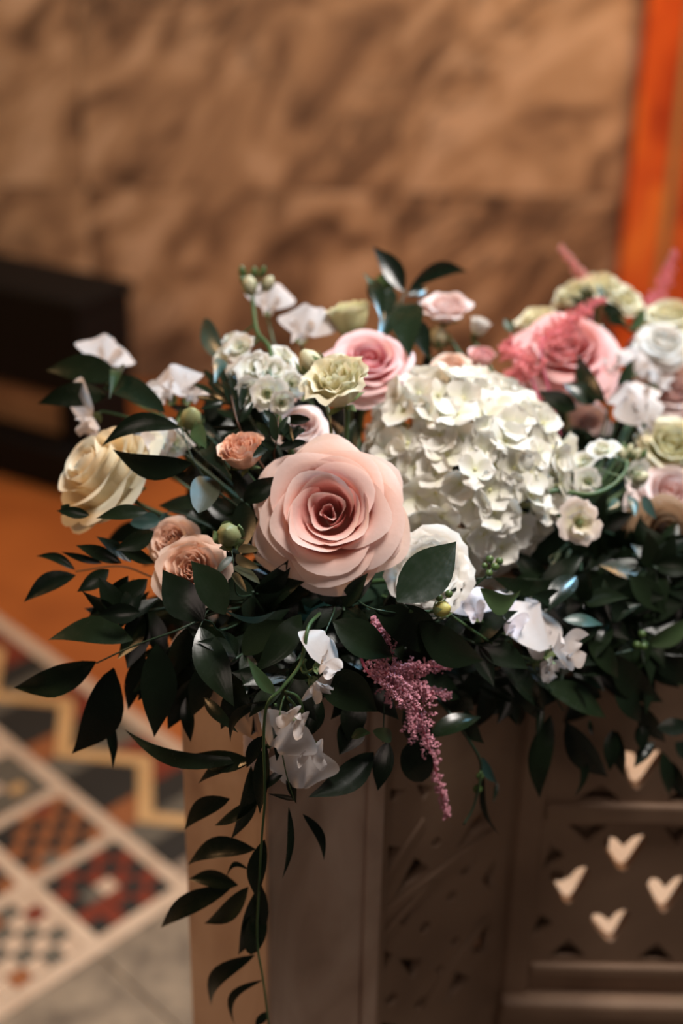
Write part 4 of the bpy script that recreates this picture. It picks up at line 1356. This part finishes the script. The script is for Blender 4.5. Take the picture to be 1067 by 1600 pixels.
def bud_geo(r, h):
    vs, fs = [], []
    prof = [(.25, 0), (.8, .2), (1, .45), (.8, .75), (.35, .95), (.02, 1)]
    n = 8
    for pr, pz in prof:
        for k in range(n):
            a = 2 * PI * k / n
            vs.append((pr * r * math.cos(a), pr * r * math.sin(a), pz * h))
    for i in range(len(prof) - 1):
        for k in range(n):
            fs.append((i * n + k, i * n + (k + 1) % n, (i + 1) * n + (k + 1) % n, (i + 1) * n + k))
    return vs, fs


def stock(label, stem, blooms, buds, mat='stock', seed=0, off=0.0, sr=.0026):
    rr = random.Random(seed + 500)
    pts = [S(x, y, o + off) for x, y, o in stem]
    base = pts[0]
    root = thing('stock_flower', label, 'stock flower', base, group='white stocks')
    q = foam_for(base)
    tube('stem', [base + (q - base) * .6] + pts, sr, sr * .6, M['stem'], root, base, 7)
    for (x, y, d, o, face) in blooms:
        p = S(x, y, o + off)
        small_bloom(root, base, p, camdir(*face), d / 2 * pxm(p), mat, rr)
        near = min(crom(pts), key=lambda w_: (w_ - p).length)
        tube('flower_stalk', [near, near.lerp(p, .5) + Vector((0, 0, -.002)), p], .0011, .0009, M['stem'], root, base, 5, 3)
    for (x, y, w_, h_, dx, dy, m_) in buds:
        p = S(x, y, off)
        k = pxm(p)
        d = camdir(dx, dy, .35)
        b_ = ob('bud', mesh('bud', *bud_geo(w_ / 2 * k, h_ * k)), M[m_], root)
        b_.location = p - base
        b_.rotation_mode = 'QUATERNION'
        b_.rotation_quaternion = d.to_track_quat('Z', 'Y')
        for j in range(3):
            a = 2 * PI * j / 3
            rv = Vector((math.cos(a), math.sin(a), 0))
            g = leaf_geo(rv * w_ * .22 * k, rv * w_ * .46 * k + Vector((0, 0, h_ * .75 * k)), w_ * .5 * k, rv, 0, .12, -.2, nt=5)
            ob('sepal', mesh('sepal', *g), M['sepal'], b_)
        near = min(crom(pts), key=lambda w2: (w2 - p).length)
        tube('flower_stalk', [near, near.lerp(p, .5) + Vector((0, 0, -.001)), p + d * h_ * .1 * k], .0009, .0008, M['stem'], root, base, 5, 3)
    return root


stock('tall white stock with a bud tip rising above the left side', [(425, 620, .02), (423, 549, .0), (402, 519, .0), (396, 481, .0), (394, 455, 0)],
      [(376, 545, 56, 0, (-.4, .6, .7)), (352, 556, 50, .01, (-.7, .3, .6)), (400, 575, 62, -.01, (-.1, .4, 1)), (428, 580, 58, 0, (.3, .3, .9)), (374, 590, 58, 0, (-.4, .1, .9)), (418, 615, 60, -.005, (.1, -.1, 1)), (445, 558, 50, .01, (.5, .6, .6)), (392, 612, 50, 0, (-.2, -.2, .9)), (455, 600, 50, .01, (.6, .1, .7)), (360, 530, 36, .01, (-.4, .8, .4)), (440, 630, 44, 0, (.4, -.4, .8))],
      [(392, 462, 24, 32, -.1, 1, 'bud_cream'), (412, 455, 20, 28, .5, .8, 'bud_cream'), (381, 436, 13, 22, -.2, 1, 'berry'), (396, 436, 13, 20, .1, 1, 'berry'), (407, 434, 12, 20, .4, 1, 'berry'), (386, 448, 12, 20, -.5, .8, 'berry')], seed=1)
stock('white stock curving right with green buds, beside the hydrangea', [(835, 790, .02), (865, 767, .0), (920, 773, -.005), (955, 760, -.01), (976, 738, -.01), (980, 722, -.01)],
      [(941, 702, 52, -.005, (.0, .7, .6)), (912, 720, 44, .005, (-.4, .5, .6)), (918, 752, 46, .0, (-.1, -.1, 1)), (994, 742, 50, .0, (.5, -.2, .7)), (965, 705, 40, .005, (.3, .7, .5)), (862, 745, 44, .01, (-.2, .4, .8))],
      [(972, 722, 15, 26, -.1, 1, 'bud_cream'), (982, 718, 14, 26, .1, 1, 'bud_cream'), (990, 722, 13, 24, .3, 1, 'bud_cream'), (997, 722, 12, 24, .6, 1, 'berry'), (976, 712, 13, 22, -.2, 1, 'berry'), (988, 752, 22, 28, .7, .3, 'bud_cream')], seed=2)
stock('single blush stock blossom facing forward right of the hydrangea', [(868, 800, .03), (885, 815, .01)], [(906, 816, 76, -.002, (.1, .0, 1))], [], 'stock_pink', seed=3)
stock('low white stock cluster left above the ivory rose', [(300, 720, .05), (262, 690, .03)], [(238, 690, 50, .03, (-.2, .5, .8)), (270, 692, 54, .03, (.2, .4, .9)), (205, 668, 42, .03, (-.4, .7, .6))], [], seed=4)


# closed rosebuds
def rosebud(label, px, py, r, face, body, off=0.0, seed=0, stem_to=None, name='rosebud', sep=5, k_h=2.4):
    loc = S(px, py, off)
    k = pxm(loc)
    rot = face_rot(face)
    root = thing(name, label, 'flower bud', loc, rot)
    R = r * k
    bo = ob('bud', mesh('bud', *bud_geo(R, R * k_h)), M[body], root)
    bo.location = (0, 0, -R)
    for j in range(sep):
        a = 2 * PI * j / sep + seed
        rv = Vector((math.cos(a), math.sin(a), 0))
        g = leaf_geo(rv * R * .3 + Vector((0, 0, -R * 1.05)), rv * R * 1.0 + Vector((0, 0, R * (.7 + .3 * (j % 2)))), R * 1.05, rv, 0, .30, -.18, nt=7)
        ob('sepal', mesh('sepal', *g), M['sepal'], root)
    q = rot.inverted() @ ((S(*stem_to) if stem_to else loc.lerp(foam_for(loc), .8)) - loc)
    b0 = Vector((0, 0, -R))
    tube('stem', [b0, b0 + Vector((0, 0, -R * .8)), b0.lerp(q, .5) + Vector((0, 0, -R * .6)), q], .0014, .0014, M['stem'], root, None, 6, 4)
    return root


rosebud('small closed green rosebud above the long left leaves', 298, 657, 18, (.15, .7, .7), 'bud_green', seed=1)
rosebud('opening green rosebud above right of the peach pair', 358, 837, 20, (-.1, .35, .9), 'bud_green', .005, seed=2)
rosebud('round cream-green bud left of the cream lisianthus', 486, 568, 19, (-.5, .7, .5), 'bud_cream', -.04, seed=3, stem_to=(519, 690, .0), name='lisianthus_bud')
rosebud('small yellow bud on the stem under the big pointed leaf', 690, 952, 13, (.8, .2, .5), 'bud_yellow', -.02, seed=4, stem_to=(640, 955, -.01), name='flower_bud', k_h=2.2)
rosebud('pale bud hanging under the blush spray rose', 686, 528, 15, (-.1, .6, .6), 'bud_cream', .04, seed=5)
rosebud('green bud tip beside the top centre leaves', 598, 448, 15, (.0, 1, .3), 'berry', .02, seed=6)


# green berries
def berries(label, stem, spots, off=0.0):
    pts = [S(x, y, o + off) for x, y, o in stem]
    base = pts[0]
    root = thing('berry_cluster', label, 'berries', base)
    tube('stem', pts, .0011, .0008, M['stem'], root, base, 5)
    for (x, y, r) in spots:
        p = S(x, y, off - .003)
        g = sphere_geo(p - base, r * pxm(p), 10, 8)
        ob('berry', mesh('berry', *g), M['berry'], root)
        near = min(crom(pts), key=lambda w_: (w_ - p).length)
        tube('berry_stalk', [near, p], .0005, .0005, M['stem'], root, base, 4, 2)


berries('cluster of green berries at the foot of the hydrangea', [(742, 915, .02), (762, 898, .0), (772, 880, .0)], [(765, 874, 6.5), (780, 877, 6.5), (773, 886, 7), (764, 896, 6), (757, 884, 5)], off=-.02)
berries('three green berries near the right edge', [(1012, 1006, .0), (1002, 1000, .0)], [(1003, 991, 6.5), (995, 1008, 6.5), (1005, 1010, 6.5)], off=-.004)
berries('two green berries beside the small yellow bud', [(700, 950, .0), (694, 938, .0)], [(686, 934, 6), (701, 928, 6.5)], off=-.02)
berries('dark seed pods on the tendril over the carved panel', [(751, 1205, -.01), (748, 1232, -.01)], [(750, 1213, 6.5), (746, 1233, 7.5)], off=-.002)


# astilbe plumes
def astilbe(label, axis, width, mat, seed, off=0.0, nb=26, taper=1.0, dens=1.0, sm='ast_stem', blob=.0011):
    rr = random.Random(seed + 800)
    pts = crom([S(x, y, o + off) for x, y, o in axis], 10)
    base = pts[0]
    root = thing('astilbe', label, 'astilbe', base, group='astilbe plumes')
    tube('stem', [pts[0] + (foam_for(base) - base) * .5] + [pts[0], pts[len(pts) // 3], pts[2 * len(pts) // 3], pts[-1]], .0013, .0005, M[sm], root, base, 6, 8)
    k = pxm(base)
    vs, fs = [], []

    def blobv(p, r):
        o = len(vs)
        q = Quaternion((rr.uniform(-1, 1), rr.uniform(-1, 1), rr.uniform(-1, 1)), rr.uniform(0, 3))
        for d in ((1, 0, 0), (-1, 0, 0), (0, 1, 0), (0, -1, 0), (0, 0, 1), (0, 0, -1)):
            vs.append(p + (q @ Vector(d)) * r * rr.uniform(.7, 1.3))
        for f in ((0, 2, 4), (2, 1, 4), (1, 3, 4), (3, 0, 4), (2, 0, 5), (1, 2, 5), (3, 1, 5), (0, 3, 5)):
            fs.append(tuple(o + i for i in f))
    n = len(pts)
    tot = 0
    for i in range(nb):
        t = i / nb
        f = t * (n - 1)
        i0 = int(f)
        p = pts[i0].lerp(pts[min(n - 1, i0 + 1)], f - i0)
        d = (pts[min(n - 1, i0 + 1)] - pts[max(0, i0 - 1)]).normalized()
        L = width * k * (1 - t) ** taper * rr.uniform(.7, 1.1) + .002
        for b_ in range(3):
            a = rr.uniform(0, 2 * PI)
            ref = d.orthogonal().normalized()
            sd = Quaternion(d, a) @ ref
            bd = (sd + d * rr.uniform(.2, .7)).normalized()
            nn = max(3, int(L / .0017 * dens))
            tip = p + bd * L + Vector((0, 0, -.12 * L))
            for j in range(nn):
                u = (j + .5) / nn
                c = p.lerp(tip, u)
                sp = .0028 * (1 - u) + .0008
                for _ in range(3):
                    blobv(c + Vector((rr.uniform(-sp, sp), rr.uniform(-sp, sp), rr.uniform(-sp, sp))) - base, blob * rr.uniform(.6, 1.2))
    fl_ = ob('florets', mesh('florets', vs, fs, smooth=False), M[mat], root)
    fl_['kind'] = 'stuff'
    return root


astilbe('mauve-pink astilbe plume hanging down over the carved panel', [(575, 1050, .0), (612, 1050, -.006), (640, 1090, -.01), (660, 1140, -.012), (678, 1195, -.012), (690, 1240, -.012), (699, 1281, -.012)], 70, 'ast_purple', 1, nb=34, taper=1.5)
astilbe('mauve astilbe side plume pointing right under broad leaves', [(600, 1050, -.004), (650, 1042, -.008), (706, 1043, -.010)], 26, 'ast_purple', 2, nb=16)
astilbe('mauve astilbe side plume ending above the glossy leaf', [(620, 1070, -.004), (660, 1080, -.01), (704, 1087, -.012)], 28, 'ast_purple', 3, nb=16)
astilbe('dim mauve astilbe tuft in the shade below the pink rose', [(570, 990, .02), (600, 985, .01), (650, 982, .005)], 34, 'ast_purple', 4, nb=16)
astilbe('coral astilbe plume left of the coral pink rose', [(830, 590, .01), (815, 570, .0), (800, 545, .0), (790, 535, 0)], 44, 'ast_pink', 5, off=-.03, nb=18, taper=.7)
astilbe('coral astilbe plume over the top of the coral pink rose', [(845, 545, -.01), (875, 515, -.01), (905, 490, -.01), (945, 465, -.01)], 34, 'ast_pink', 6, off=-.03, nb=22, taper=.7)
astilbe('pale pink astilbe tip leaning left against the marble wall', [(925, 452, .04), (905, 425, .04), (874, 384, .04)], 12, 'ast_pale', 7, nb=24, taper=.5, sm='ast_stem')
astilbe('pink astilbe spire standing before the red pilaster', [(1018, 486, .05), (1038, 440, .05), (1055, 390, .05)], 20, 'ast_pink', 8, nb=28, taper=.6)
